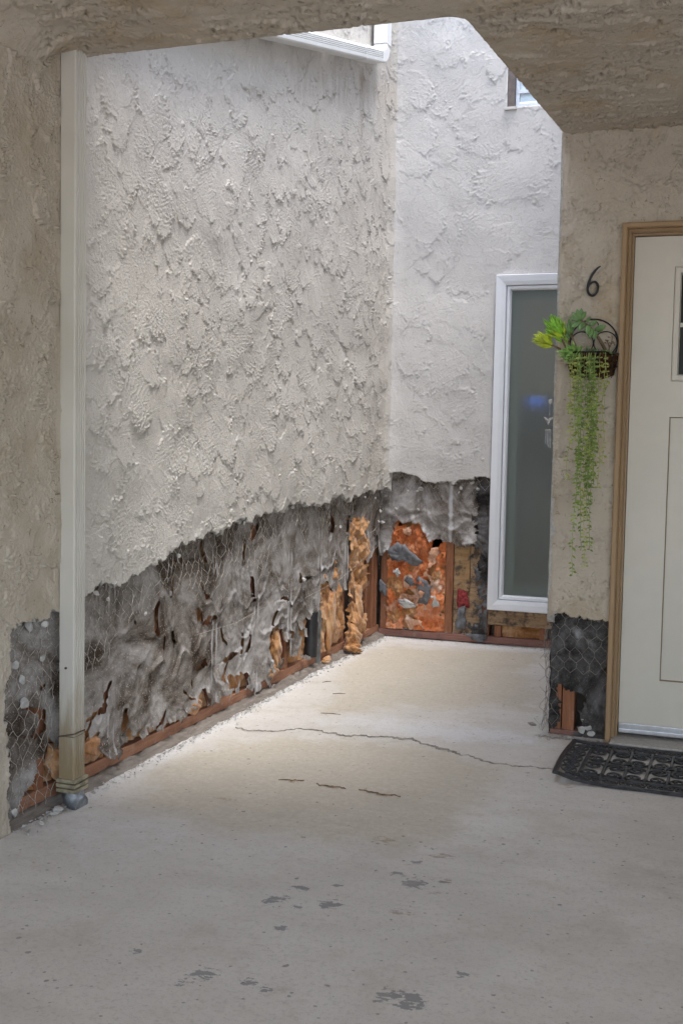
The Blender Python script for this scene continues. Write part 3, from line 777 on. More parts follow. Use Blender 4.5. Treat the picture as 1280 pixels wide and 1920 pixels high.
def a_pdust(U, V):
    dist = np.min(np.abs(np.abs(U[..., None] - np.array(SY)) - .02), -1)
    st = np.exp(-(dist / .007) ** 2) * np.clip(.2 + .6 * samp(NMID, U * .3, V * .7), 0, 1) * .5
    dv = np.gradient(d_paper(U, V), axis=0)
    up_ = np.clip(-dv / .0020, 0, 1) * .13
    far = np.clip((U - 3.9) / 2.4, 0, .28) - np.clip((3.35 - U) * 1.4, 0, .45)
    return np.clip(st + up_ + far - .35 * np.clip((V - .62) / .25, 0, 1), -1, 1)
frameP = lambda U, V, D: (XP + D, U, V)
pu = grid_axis([(2.80, 4.5, .0046), (4.5, 6.57, .006)]); pv = grid_axis([(.02, .95, .0046)])
sheet('building_paper', left, [M['paper']], pu, pv, F_paper, d_paper, frameP, attrs=dict(dust=a_pdust))

# curled paper flaps: (y, z, width, length, curl, turn)
def flap(y, z, wd, ln, curl, turn, parent, mat_, frame, seed):
    g = random.Random(seed); nu, nv = 7, 9; vs_ = []
    edge = [g.uniform(.72, 1.05) for _ in range(nu + 1)]
    for j in range(nv + 1):
        for i in range(nu + 1):
            s_ = (i / nu - .5) * wd * (1 - .35 * (j / nv) * g.uniform(.7, 1.2)); l = ln * (j / nv) * edge[i]
            a = curl * (j / nv)
            rad_ = ln / max(abs(curl), .05)
            out = rad_ * (1 - math.cos(a)) if curl > 0 else .25 * l
            dn = rad_ * math.sin(a) if curl > 0 else l
            u_ = s_ * math.cos(turn) + dn * math.sin(turn); v_ = -dn * math.cos(turn) + s_ * math.sin(turn)
            out += .004 * math.sin(i * 1.7 + seed) + .006 * (i / nu - .5) ** 2 * 4
            vs_.append(frame(y + u_, z + v_, .008 + out))
    fs = [(j * (nu + 1) + i, j * (nu + 1) + i + 1, (j + 1) * (nu + 1) + i + 1, (j + 1) * (nu + 1) + i) for j in range(nv) for i in range(nu)]
    mb = MB(); mb.add(vs_, fs)
    return mb.build('paper_flap', mat_, parent, smooth=True)
for k, a in enumerate([(3.43, .14, .10, .09, .9, .1), (3.57, .12, .08, .05, 1.2, -.2), (3.70, .11, .09, .07, 1.0, .3), (3.92, .11, .10, .05, .8, 0), (4.05, .12, .06, .06, 1.3, .2),
                       (4.31, .24, .09, .12, .7, -.15), (4.40, .14, .10, .07, .9, .1), (4.70, .13, .11, .08, .6, 0), (4.90, .14, .05, .12, 1.1, .4), (5.06, .26, .07, .10, 1.3, -.3), (5.24, .30, .08, .14, 1.0, .35),
                       (5.33, .24, .06, .10, .9, -.2), (4.40, .36, .06, .08, 1.2, .5), (3.02, .40, .06, .06, 1.2, .6), (6.30, .66, .07, .20, .3, 0), (6.50, .62, .07, .25, .3, .1), (5.90, .40, .09, .09, .9, 0), (3.16, .22, .05, .09, .5, 0), (4.24, .17, .05, .07, 1.2, -.4)]):
    flap(a[0], a[1], a[2] * .7, a[3] * .45, a[4] * .5, a[5], left, M['paper'], frameP, 30 + k)

# insulation
def fibres(parent, mat_, pts, nrm, n_, seed, ln=(.015, .045)):
    g = random.Random(seed); mb = MB(); nrm = Vector(nrm)
    for k in range(n_):
        c_ = Vector(pts[g.randrange(len(pts))]); d_ = Vector((g.gauss(0, 1), g.gauss(0, 1), g.gauss(0, 1)))
        d_ = (d_ - nrm * d_.dot(nrm) * .75).normalized(); L_ = g.uniform(*ln); b_ = d_.cross(nrm).normalized() * .0010
        k1 = nrm * g.uniform(.002, .010); k2 = b_ * g.uniform(-12, 12)
        p_ = [c_ - d_ * L_ / 2, c_ + k1 + k2, c_ + d_ * L_ / 2 + k1 * g.uniform(-.5, 1)]
        mb.add([p_[0] + b_, p_[1] + b_, p_[2] + b_, p_[2] - b_, p_[1] - b_, p_[0] - b_], [(0, 1, 4, 5), (1, 2, 3, 4)])
    return tag(mb.build('fibres', mat_, parent), kind='stuff')
def batt(parent, mat_, us_, vs_, F_, base, bulge, frame, seed, name='insulation', cap=None, nf=0, nrm=(1, 0, 0)):
    def dd(U, V):
        return np.minimum(cap(U, V) if cap else 1.0, base + bulge * (.6 + .35 * samp(NMID, U * .9 + seed, V * .7 + seed * .37)) + .0030 * samp(NFIB, U * .9 + seed, V * .8) + .0035 * samp(NFIN, U * .7 + seed, V * .7))
    o_ = sheet(name, parent, [mat_], us_, vs_, F_, dd, frame)
    if nf:
        co = np.empty(len(o_.data.vertices) * 3, np.float32); o_.data.vertices.foreach_get('co', co)
        fibres(o_, mat_, co.reshape(-1, 3).tolist(), nrm, nf, seed); fibres(o_, M['fib'], co.reshape(-1, 3).tolist(), nrm, nf // 2, seed + 7)
    return o_
for i in range(len(SY)):
    a = (SY[i - 1] if i else 2.72) + .021; b_ = SY[i] - .021
    if i <= 6:
        batt(left, M['ins'], grid_axis([(a, b_, .009)]), grid_axis([(.068, .9, .010)]), None, -.055, .026, frameP, i, cap=lambda U, V: -.016 + 0 * U)
# right bays, more exposed and fluffy
def F_b7(U, V): return np.minimum(.46 - V + .04 * samp(NMID, U, V), .05 * samp(NMID, U * 1.5, V * 1.5 + 1) + .08)
batt(left, M['ins'], grid_axis([(5.585, 5.945, .006)]), grid_axis([(.066, .62, .006)]), F_b7, -.035, .040, frameP, 21, nf=2200)
def F_b8(U, V): return np.minimum(U - 5.995 + .01 * samp(NFIN, U, V), 6.30 - U + .05 * samp(NMID, V * 1.2, U) - .12 * np.clip(V - .45, 0, 1))
batt(left, M['ins'], grid_axis([(5.995, 6.355, .006)]), grid_axis([(.05, .75, .006)]), F_b8, -.020, .045, frameP, 22, nf=2600)
# tuft fallen on to the floor in front
def blob(name, c, r, sq, mat_, parent, seed, amp=.35, sub=4):
    import bmesh
    bm = bmesh.new(); bmesh.ops.create_icosphere(bm, subdivisions=sub, radius=1)
    for q in bm.verts:
        n_ = q.co.normalized()
        f = 1 + amp * .4 * float(samp(NMID, n_.x * .13 + seed, n_.y * .13 + n_.z * .17)) + amp * .2 * float(samp(NFIN, n_.x * .06 + seed, n_.y * .06 + n_.z * .08))
        q.co = Vector((c[0] + n_.x * f * r * sq[0], c[1] + n_.y * f * r * sq[1], max(.003, c[2] + n_.z * f * r * sq[2])))
    me = bpy.data.meshes.new(name); bm.to_mesh(me); bm.free(); me.materials.append(mat_)
    me.polygons.foreach_set('use_smooth', [True] * len(me.polygons)); me.update()
    o_ = link(name, me, parent)
    if name == 'insulation' and parent is not None and mat_ is not M['chunk']:
        fibres(o_, mat_, [q.co[:] for q in me.vertices], (1, 0, 0), 220, seed, (.01, .03))
    return o_
blob('insulation', (-2.055, 6.02, .075), .055, (.7, 1.2, 1.3), M['ins'], left, 3)
blob('insulation', (-2.04, 5.98, .03), .04, (1.3, 1.2, .7), M['ins'], left, 5)
blob('insulation', (-2.078, 5.66, .018), .026, (.6, 2.4, .7), M['ins'], left, 6)
blob('insulation', (-2.085, 6.16, .22), .05, (.6, 1.0, 2.6), M['ins'], left, 8)
blob('insulation', (-2.085, 5.72, .22), .05, (.5, 1.0, 3.0), M['ins'], left, 9)
blob('insulation', (-2.105, 5.02, .18), .05, (.5, 1.0, 1.8), M['ins'], left, 12)
blob('insulation', (-2.10, 3.20, .13), .05, (.6, 1.3, 1.1), M['ins'], left, 14)
blob('insulation', (-2.10, 3.38, .12), .045, (.5, 1.6, .9), M['ins'], left, 15)
blob('insulation', (-2.10, 4.16, .10), .03, (.6, 1.9, 1.0), M['ins'], left, 16)
blob('insulation', (-2.10, 4.97, .09), .03, (.6, 2.2, .9), M['ins'], left, 17)
# black drain pipe with a grey coupling inside the open bay, and a steel strap on the stud
mb = MB(); mb.tube([(-2.10, 5.47, .07), (-2.10, 5.47, .30)], .036, 18); p1 = mb.build('drain_pipe', M['pipe'], left, autos=40)
mb = MB(); mb.tube([(-2.10, 5.47, .155), (-2.10, 5.47, .20)], .043, 18); mb.build('coupling', M['duct'], p1, autos=40)
mb = MB(); mb.box(-2.098, -2.074, 5.545, 5.556, .004, .30); mb.build('strap', M['duct'], left)

# stucco wire
def hexwire(name, parent, mat_, u0_, u1, v0, v1, Fm, frame, w_=.050, h_=.045, rad=.0009, seed=0, d0=None, rot=0.0):
    g = random.Random(seed); mb = MB(); nodes = {}
    rows = int((v1 - v0) / h_) + 2; cols = int((u1 - u0_) / w_) + 2
    def pt(r_, c_, top):
        k = (r_, c_, top)
        if k not in nodes:
            off = .5 * w_ if r_ % 2 else 0
            u_ = u0_ + c_ * w_ + off; v_ = v0 + r_ * h_ + (h_ * .42 if top else 0)
            u_ += g.gauss(0, .0028) + .006 * float(samp(NLOW, u_, v_)); v_ += g.gauss(0, .0028) + .008 * float(samp(NLOW, v_, u_ + 1))
            nodes[k] = (u_, v_, .006 + .006 * float(samp(NMID, u_, v_ + seed)) + (float(d0(np.array(u_), np.array(v_))) if d0 else 0))
        return nodes[k]
    def seg(a, b_):
        um, vm = (a[0] + b_[0]) / 2, (a[1] + b_[1]) / 2
        if Fm(um, vm) <= 0: return
        mid = tuple((p_ + q_) / 2 for p_, q_ in zip(a, b_)); mid = (mid[0], mid[1], mid[2] + g.gauss(0, .0015))
        mb.tube([frame(*a), frame(*mid), frame(*b_)], rad * g.uniform(.85, 1.25), 4, cap=False)
    for r_ in range(rows):
        for c_ in range(cols):
            a = pt(r_, c_, False); b_ = pt(r_, c_, True); seg(a, b_)
            if r_ % 2:
                seg(b_, pt(r_ + 1, c_, False)); seg(b_, pt(r_ + 1, c_ + 1, False))
            else:
                seg(b_, pt(r_ + 1, c_, False)); seg(b_, pt(r_ + 1, c_ - 1, False))
    return mb.build(name, mat_, parent, smooth=True)
fl = lambda u_, v_, d_: (XP + .006 + d_, u_, v_)
LOWW = np.array([(2.8, .02), (3.12, .02), (3.14, .40), (3.45, .42), (3.6, .55), (3.9, .60), (4.4, .60), (4.7, .60), (4.75, .56), (4.9, .68), (5.2, .70), (5.6, .76), (6.0, .80), (6.6, .75)])
def wm(u_, v_):
    e = np.interp(u_, EDG[:, 0], EDG[:, 1]) + .02
    lo = np.interp(u_, LOWW[:, 0], LOWW[:, 1]) + .03 * float(samp(NMID, u_, .3))
    if u_ < 3.12 and not (2.83 < u_): return -1
    # patches where the netting was cut away
    return min(e - v_, v_ - lo)
_gu, _gv = np.meshgrid(np.arange(2.78, 6.62, .02), np.arange(0, 1.0, .02)); _gd = d_paper(_gu, _gv)
def dlook(u_, v_): return .5 * max(0., float(_gd[min(49, max(0, int(v_ / .02))), min(_gd.shape[1] - 1, max(0, int((u_ - 2.78) / .02)))]))
hexwire('wire_netting', left, M['wire'], 2.80, 6.55, .03, .95, wm, fl, seed=3, d0=dlook)
# long loose wires
mb = MB()
mb.tube([(-2.07, 5.30, .395), (-2.045, 5.75, .44), (-2.05, 6.2, .52), (-2.07, 6.5, .56)], .0011, 4)
mb.tube([(-2.07, 4.10, .40), (-2.05, 4.45, .40), (-2.07, 4.8, .42)], .001, 4)
mb.tube([(-2.07, 6.1, .62), (-2.04, 6.3, .66), (-2.07, 6.45, .67)], .001, 4)
mb.build('loose_wire', M['wire'], left)
# lumps of stucco left hanging in the netting
CH = [(2.905, .50, .016), (2.945, .45, .016), (2.955, .37, .023), (2.98, .61, .02), (3.06, .60, .016), (3.05, .50, .014), (3.44, .63, .012), (3.70, .545, .010), (5.285, .488, .020), (5.12, .86, .014), (5.05, .855, .012), (5.72, .725, .012), (5.80, .715, .012), (6.40, .84, .010), (6.50, .76, .016), (6.47, .70, .012), (4.55, .82, .012), (4.50, .83, .018), (3.95, .735, .014), (3.48, .68, .02), (3.36, .665, .018), (2.90, .05, .02), (6.2, .86, .012), (5.6, .835, .014)]
for k, (y, z, r_) in enumerate(CH):
    mb = MB(); mb.rock((XP + .022, y, z), r_, k, (.7, 1.1, 1)); mb.build('stucco_lump', M['chunk'], left, autos=30)

# ------------------------------------------------------------------ back wall
backw = thing('stucco_wall', 'pale stucco end wall around the tall white window', 'wall', (-1.4, YB, 0))
BED = np.array([(-2.1, .975), (-2.043, .983), (-1.96, .991), (-1.9, .971), (-1.769, .937), (-1.64, .948), (-1.545, .969), (-1.445, .979), (-1.425, .97), (-.7, .97)])
def rect_out(U, V, x0, x1, z0, z1):
    return np.maximum(np.maximum(x0 - U, U - x1), np.maximum(z0 - V, V - z1))
def F_back(U, V):
    f = V - np.interp(U, BED[:, 0], BED[:, 1]) + .006 * samp(NMID, U * 1.2 + 2, V) + .004 * samp(NRAG, U, V)
    f = np.minimum(f, rect_out(U, V, -1.424, -.70, .1, 2.137))
    f = np.minimum(f, rect_out(U, V, -1.387, -.86, 3.07, 3.95))
    return f
def d_back(U, V):
    cor = np.clip(1 - (U + 2.06) / .10, 0, 1) ** 2 * .03
    h_ = 1.5 * samp(ST_B, U + 3, V * 1.0)
    edge = np.clip(rect_out(U, V, -1.424, -.7, -1, 2.137) / .05, 0, 1)
    return h_ * (.35 + .65 * edge) + .003 * samp(NLOW, U, V) + cor
frameB = lambda U, V, D: (U, YB - D, V)
def a_bstain(U, V):
    return np.exp(-((U + 1.39) / .03) ** 2) * np.exp(-np.clip(3.07 - V, 0, 9) / .12) * (V < 3.07) * .6 + np.clip(1 - np.abs(rect_out(U, V, -1.43, -.7, -1, 2.15)) / .03, 0, 1) * .35
sheet('stucco', backw, [M['stucco_b'], M['cement']], grid_axis([(-2.055, XR + .01, .0052)]), grid_axis([(.92, 3.8, .0052), (3.8, 4.0, .02)]), F_back, d_back, frameB, thick=.028, flip=False, jit=.005, attrs=dict(stain=a_bstain))
mb = MB(); mb.box(-2.055, XR, YB - .002, YB + .05, 4.0, 4.3); mb.build('upper_stucco', M['stucco_b'], backw)
frameBP = lambda U, V, D: (U, YP - D, V)
BPB = np.array([(-2.095, .50), (-2.03, .52), (-2.018, .60), (-2.011, .672), (-1.93, .70), (-1.852, .698), (-1.82, .64), (-1.787, .583), (-1.715, .587), (-1.67, .55), (-1.633, .547), (-1.58, .58), (-1.544, .586), (-1.494, .60), (-1.485, .50), (-1.482, .30), (-1.47, .10), (-1.40, .08)])
def F_bp(U, V):
    f = V - np.interp(U, BPB[:, 0], BPB[:, 1]) + .010 * samp(NMID, U * 1.3 + 1, V) + .005 * samp(NRAG, U, V)
    return np.minimum(np.minimum(f, 1.03 - V), -1.497 + .012 * samp(NRAG, V, V + 2) - U)
def d_bp(U, V):
    d = .0035 * samp(NMID, U * .7 + .5, V * .7) + .0012 * samp(NFIN, U * .6, V * .6)
    low = np.clip(1 - (V - np.interp(U, BPB[:, 0], BPB[:, 1])) / .09, 0, 1)
    d = d + .02 * low ** 2 * np.clip(.5 + .8 * samp(NMID, U * 1.4, U * 0), 0, 1.5)
    for z0, u_ in ((.76, -1.9), (.70, -1.6)):
        d = d + .005 * np.exp(-((V - z0 - .02 * samp(NMID, U * .6, U * 0 + z0)) / .014) ** 2)
    return np.clip(d, -.006, .05)
def a_bpd(U, V):
    dv = np.gradient(d_bp(U, V), axis=0)
    return np.clip(-dv / .004, 0, 1) * .45 + np.exp(-((U + 1.66) / .012) ** 2) * .5 + .15 - np.clip((U + 1.55) * 3, 0, .6)
sheet('building_paper', backw, [M['paper']], grid_axis([(-2.095, -1.425, .006)]), grid_axis([(.08, 1.03, .006)]), F_bp, d_bp, frameBP, attrs=dict(dust=a_bpd))
sheet('tar_paper', backw, [M['paper_dk']], grid_axis([(-1.54, -1.424, .005)]), grid_axis([(.03, 1.03, .005)]), lambda U, V: np.minimum(U + 1.51 + .02 * samp(NRAG, V * .8, U + 1) - .03 * (V < .5) + .05 * (V < .12), 1.02 - V),
      lambda U, V: .004 + np.clip(.006 * samp(NMID, U + 3, V) + .003 * samp(NFIN, U * .6, V * .6), -.006, .03), frameBP, attrs=dict(dust=lambda U, V: .3 * samp(NMID, U * 2, V * 2) - .05))
for k, (x, wd_) in enumerate([(-2.068, .038), (-1.664, .044), (-1.44, .04)]):
    mb = MB(); mb.box(x - wd_ / 2, x + wd_ / 2, 6.606, 6.69, .046, .95, .002); mb.build('stud', M['stud'], backw)
mb = MB(); mb.box(-2.095, -.76, 6.600, 6.69, .004, .044, .002); mb.build('bottom_plate', M['plate_b'], backw)
mb = MB(); mb.box(-2.2, -1.42, 6.70, 6.72, 0, 1.2); mb.build('drywall_backing', M['drywall'], backw)
bcap = lambda U, V: np.where(V > np.interp(U, BPB[:, 0], BPB[:, 1]) - .035, -.014, .025)
IU = grid_axis([(-2.047, -1.688, .0042)]); IV = grid_axis([(.05, .76, .0042)])
batt(backw, M['ins'], IU, IV, None, -.050, .030, frameBP, 31, cap=bcap, nf=1500, nrm=(0, -1, 0))
batt(backw, M['ins_or'], IU, IV, lambda U, V: .04 * (samp(NMID, U * .55 + .2, V * .45 + .9) + .75) + .006 * samp(NRAG, U, V), -.036, .040, frameBP, 33, cap=bcap, nf=4000, nrm=(0, -1, 0))
batt(backw, M['ins_pk'], IU, IV, lambda U, V: .04 * (samp(NMID, U * .6 + 1.7, V * .6 + .3) - .7) + .006 * samp(NRAG, U + 1, V), -.028, .045, frameBP, 35, cap=bcap, nf=3000, nrm=(0, -1, 0))
# sheathing, stained wood and printed facing right of the stud
mb = MB(); mb.box(-1.640, -1.545, 6.622, 6.636, .30, .62); mb.build('sheathing', M['sheath'], backw)
mb = MB(); mb.box(-1.541, -1.462, 6.620, 6.634, .22, .60); mb.build('sheathing', M['sillwood'], backw)
mb = MB(); mb.box(-1.640, -1.47, 6.628, 6.640, .046, .296); mb.build('sheathing', M['sillwood'], backw)
vs_ = []; n_ = 8
g = random.Random(4)
def scrap(poly, parent, mat_, y, seed, name='paper_scrap', bow=.004, frame=None):
    """a torn piece: fan-subdivided polygon with a bow and real thickness"""
    g = random.Random(seed); n_ = len(poly); cx = sum(p_[0] for p_ in poly) / n_; cz = sum(p_[1] for p_ in poly) / n_
    rim = []
    for i in range(n_):
        a, b_ = poly[i], poly[(i + 1) % n_]
        for k in range(4):
            t_ = k / 4; rim.append((a[0] + (b_[0] - a[0]) * t_ + g.gauss(0, 1) * .006, a[1] + (b_[1] - a[1]) * t_ + g.gauss(0, 1) * .006))
    m_ = len(rim); vs_ = [(cx, y - bow, cz)]
    for f, bb in ((.55, .8), (1., 0)):
        for (x, z) in rim: vs_.append((cx + (x - cx) * f, y - bow * bb + g.gauss(0, 1) * .0025 - 5.0 * max(0, (x - cx) * .8 + (z - cz) * .6) ** 2 * f, cz + (z - cz) * f))
    fs = [(0, 1 + i, 1 + (i + 1) % m_) for i in range(m_)] + [(1 + i, 1 + m_ + i, 1 + m_ + (i + 1) % m_, 1 + (i + 1) % m_) for i in range(m_)]
    mb = MB(); mb.add(vs_, fs); o_ = mb.build(name, mat_, parent, smooth=True)
    sm = o_.modifiers.new('s', 'SOLIDIFY'); sm.thickness = .0015
    return o_
YI = 6.578
scrap([(-2.041, .525), (-1.979, .577), (-1.93, .55), (-1.811, .467), (-1.849, .43), (-1.93, .46), (-2.017, .469)], backw, M['scrap'], YI, 1)
scrap([(-1.86, .385), (-1.80, .365), (-1.758, .333), (-1.778, .204), (-1.827, .216), (-1.846, .295)], backw, M['scrap'], YI, 2)
scrap([(-1.97, .225), (-1.93, .235), (-1.85, .215), (-1.86, .19), (-1.95, .195)], backw, M['scrap_l'], YI, 3)
scrap([(-1.615, .31), (-1.55, .30), (-1.544, .21), (-1.61, .2)], backw, M['red'], 6.618, 4, 'printed_facing', .004)
scrap([(-1.52, .46), (-1.47, .45), (-1.46, .36), (-1.51, .37)], backw, M['scrap'], 6.60, 5)
scrap([(-1.56, .06), (-1.42, .05), (-1.43, .02), (-1.50, .015)], backw, M['scrap'], 6.585, 6)
scrap([(-1.60, .20), (-1.56, .22), (-1.55, .09), (-1.62, .07)], backw, M['scrap'], 6.60, 7)
scrap([(-1.93, .36), (-1.90, .375), (-1.87, .33), (-1.90, .31)], backw, M['scrap'], YI, 11)
scrap([(-1.77, .27), (-1.73, .26), (-1.72, .20), (-1.76, .19)], backw, M['scrap_l'], YI, 12)
scrap([(-2.00, .40), (-1.97, .42), (-1.955, .38), (-1.99, .37)], backw, M['scrap_l'], YI, 13)
scrap([(-2.09, .33), (-2.04, .31), (-2.05, .24), (-2.09, .26)], backw, M['scrap'], 6.595, 8)
# below the window
mb = MB(); mb.box(-1.425, -.77, 6.600, 6.68, .115, .205, .003); mb.build('sill_board', M['sillwood'], backw)
mb = MB(); mb.box(-1.385, -1.345, 6.604, 6.68, .046, .112, .002); mb.build('cripple_stud', M['stud'], backw)
mb = MB(); mb.box(-1.12, -1.085, 6.604, 6.68, .046, .112, .002); mb.build('cripple_stud', M['stud'], backw)
batt(backw, M['ins'], grid_axis([(-1.343, -1.122, .006)]), grid_axis([(.046, .112, .006)]), None, -.05, .02, frameBP, 41)
mb = MB(); mb.box(-1.42, -.77, 6.69, 6.70, 0, .2); mb.build('drywall_backing', M['drywall'], backw)
fb = lambda u_, v_, d_: (u_, YP - .006 - d_, v_)
hexwire('wire_netting', backw, M['wire'], -2.06, -1.43, .80, 1.02, lambda u_, v_: min(v_ - .90 + .02 * math.sin(9 * u_), 1.0 - v_), fb, seed=9)
for k, (x, z, r_) in enumerate([(-1.84, .90, .018), (-1.86, .885, .012), (-1.855, .775, .012), (-1.99, .775, .011), (-1.60, .91, .014), (-1.53, .945, .016), (-1.50, .91, .012), (-1.61, .885, .010), (-2.06, .85, .012), (-2.07, .69, .016), (-1.92, .885, .008)]):
    mb = MB(); mb.rock((x, YP - .018, z), r_, 70 + k, (1.1, .7, .9)); mb.build('stucco_lump', M['chunk'], backw, autos=30)

# ------------------------------------------------------------------ door wall with pillar
doorw = thing('stucco_wall', 'shaded porch wall and pillar beside the front door', 'wall', (-.64, YD, 0))
PED = np.array([(-.80, .475), (-.761, .48), (-.73, .488), (-.697, .496), (-.643, .495), (-.59, .49), (-.5, .493)])
def F_door(U, V):
    f = V - np.interp(U, PED[:, 0], PED[:, 1]) + .005 * samp(NMID, U + 3, V) + .0035 * samp(NRAG, U, V)
    return np.minimum(f, rect_out(U, V, -.512, .60, -1, 2.048))
def d_door(U, V):
    rnd = -.02 * np.clip(1 - (U - XR) / .03, 0, 1) ** 2
    topc = .03 * np.clip(1 - (2.41 - V) / .08, 0, 1) ** 2
    return 2.0 * samp(ST_A, U + .2, V + 1.1) + 3.0 * samp(ST_B, U * 1.1 + .9, V * 1.1 + 1.3) * np.clip((U - XR) / .015, .2, 1) + .0025 * samp(NLOW, U, V) + rnd + topc
frameD = lambda U, V, D: (U, YD - D, V)
sheet('stucco', doorw, [M['stucco_c'], M['cement']], grid_axis([(XR, .1, .0042)]), grid_axis([(.44, 2.412, .0042)]), F_door, d_door, frameD, thick=.03, jit=.004)
mb = MB(); mb.box(.1, .6, YD, YD + .03, 2.05, 2.41); mb.box(.6, 2.3, YD, YD + .1, 0, 2.41); mb.box(2.3, 2.4, 2.0, YD + .1, 0, 2.41); mb.build('side_stucco_and_blocker', M['stucco_c'], doorw)  # last box: unseen side wall, added to keep light out of the porch
# courtyard side of the pillar
def F_side(U, V):
    return V - .47 + .006 * samp(NRAG, U + 5, V)
sheet('courtyard_stucco', doorw, [M['stucco_b'], M['cement']], grid_axis([(YD + .012, 6.56, .03)]), grid_axis([(.42, 2.8, .03)]), F_side,
      lambda U, V: 1.3 * samp(ST_B, U, V), lambda U, V, D: (XR - .002 - D, U, V), thick=.03)
mb = MB(); mb.box(XR, XR + .10, 4.685, 6.56, 2.8, 4.3); mb.box(XR + .02, XR + .10, 3.2, 4.684, 2.802, 4.3); mb.build('upper_stucco', M['stucco_b'], doorw)  # unseen wall, height added to cut side light so the skylight rakes
# core of the wall: corner studs and dark tar paper
def d_pp(U, V): return np.clip(.007 * samp(NMID, U * 1.3 + 2, V * 1.3) + .003 * samp(NFIN, U * .6, V * .6), -.008, .03)
def F_pp(U, V):
    f = np.minimum(polysd([(-.705, .20), (-.64, .19), (-.61, .17), (-.615, .03), (-.70, -.02), (-.77, -.02), (-.76, .02), (-.71, .03)], U, V) + .008 * samp(NRAG, U, V + 2), V + .01)
    return np.minimum(f, .53 - V)
sheet('tar_paper', doorw, [M['paper_dk']], grid_axis([(-.745, -.514, .005)]), grid_axis([(.0, .53, .005)]), F_pp, d_pp, lambda U, V, D: (U, YD + .028 - D, V),
      attrs=dict(dust=lambda U, V: .25 * samp(NMID, U * .7, V * .7) + .1))
sheet('tar_paper', doorw, [M['paper_dk']], grid_axis([(YD + .03, 6.56, .012)]), grid_axis([(.0, .53, .01)]), None, lambda U, V: .006 * samp(NMID, U, V), lambda U, V, D: (-.745 - D, U, V),
      attrs=dict(dust=lambda U, V: .35 * samp(NMID, U * 2, V * 2)))
mb = MB(); mb.box(-.695, -.647, 4.70, 4.78, .022, .5, .002); mb.build('stud', M['stud'], doorw)
mb = MB(); mb.box(-.742, -.70, 4.70, 4.78, .022, .5, .002); mb.build('stud', M['stud'], doorw)
mb = MB(); mb.box(-.56, -.515, 4.70, 4.78, .022, .5, .002); mb.build('stud', M['stud'], doorw)
mb = MB(); mb.box(-.742, -.515, 4.695, 4.785, .001, .021, .002); mb.build('bottom_plate', M['plate_b'], doorw)
mb = MB(); mb.box(-.74, -.51, 4.80, 4.84, 0, 2.41); mb.box(-.74, .6, 4.80, 4.84, 2.12, 2.41); mb.box(-.51, .6, 4.801, 4.839, .0, 2.12); mb.build('drywall_backing', M['drywall'], doorw)  # last box: unseen board added behind the door to stop light leaking
for k, (x, z, r_) in enumerate([(-.615, .03, .022), (-.59, .045, .018), (-.60, .075, .016), (-.575, .02, .015)]):
    mb = MB(); mb.rock((x, 4.69, z), r_, 170 + k, (1.2, .8, .9)); mb.build('stucco_lump', M['chunk'], doorw, autos=30)
hexwire('wire_netting', doorw, M['wire_dk'], -.79, -.50, .02, .50, lambda u_, v_: min(v_ - (.27 if -.70 < u_ < -.54 else .16 if u_ > -.56 else .0), .50 - v_, -.516 - u_, u_ + .795 - .05 * v_),
        lambda u_, v_, d_: (u_, YD + .014 - d_, v_), seed=12)
# netting bent round the corner, standing off the wall
hexwire('wire_netting', doorw, M['wire_dk'], 0, .16, .01, .46, lambda u_, v_: .45 - v_,
        lambda u_, v_, d_: (-.754 - .020 * max(0, .45 - v_) / .45 * min(1, .3 + u_ / .05) - d_ * .5 + .008 * math.sin(v_ * 12), 4.655 + u_, v_), seed=14, w_=.035, h_=.03)

# ------------------------------------------------------------------ window on the back wall
def ring_frame(mb, x0, x1, z0, z1, prof, yb):
    """mitred frame: prof = [(inset, y)] profile"""
    rings = []
    for ins, y in prof:
        rings.append([(x0 + ins, yb + y, z0 + ins), (x1 - ins, yb + y, z0 + ins), (x1 - ins, yb + y, z1 - ins), (x0 + ins, yb + y, z1 - ins)])
    n_ = len(prof); vs_ = [q for r_ in rings for q in r_]; fs = []
    for i in range(n_):
        j = (i + 1) % n_
        for k in range(4):
            k2 = (k + 1) % 4; fs.append((i * 4 + k, i * 4 + k2, j * 4 + k2, j * 4 + k))
    mb.add(vs_, fs); return mb
win = thing('window', 'tall white framed window with frosted glass in the end wall', 'window', (-1.1, YB, .21))
WX0, WX1, WZ0, WZ1 = -1.418, -.80, .212, 2.134
mb = MB(); ring_frame(mb, WX0, WX1, WZ0, WZ1, [(0, .03), (0, -.022), (.004, -.026), (.036, -.022), (.058, -.014), (.060, .006), (.060, .06), (.0, .06)], YB); mb.build('frame', M['vinyl'], win)
mb = MB(); ring_frame(mb, WX0 + .062, WX1 - .062, WZ0 + .062, WZ1 - .062, [(0, .05), (0, .0), (.004, -.003), (.016, -.001), (.024, .012), (.024, .05)], YB); mb.build('sash', M['vinyl'], win)
mb = MB(); mb.box(WX0 + .080, WX1 - .080, YB + .022, YB + .028, WZ0 + .080, WZ1 - .080); mb.build('pane', M['frost'], win)
mb = MB(); mb.box(-1.385, -1.362, YB - .027, YB - .020, .236, .242, .001); mb.build('weep_cover', M['vinyl'], win)
mb = MB(); ring_frame(mb, WX0 + .075, WX1 - .075, WZ0 + .075, WZ1 - .075, [(0, .058), (0, .075), (.058, .085), (.058, .060)], YB); mb.build('inner_reveal', M['reveal'], win)
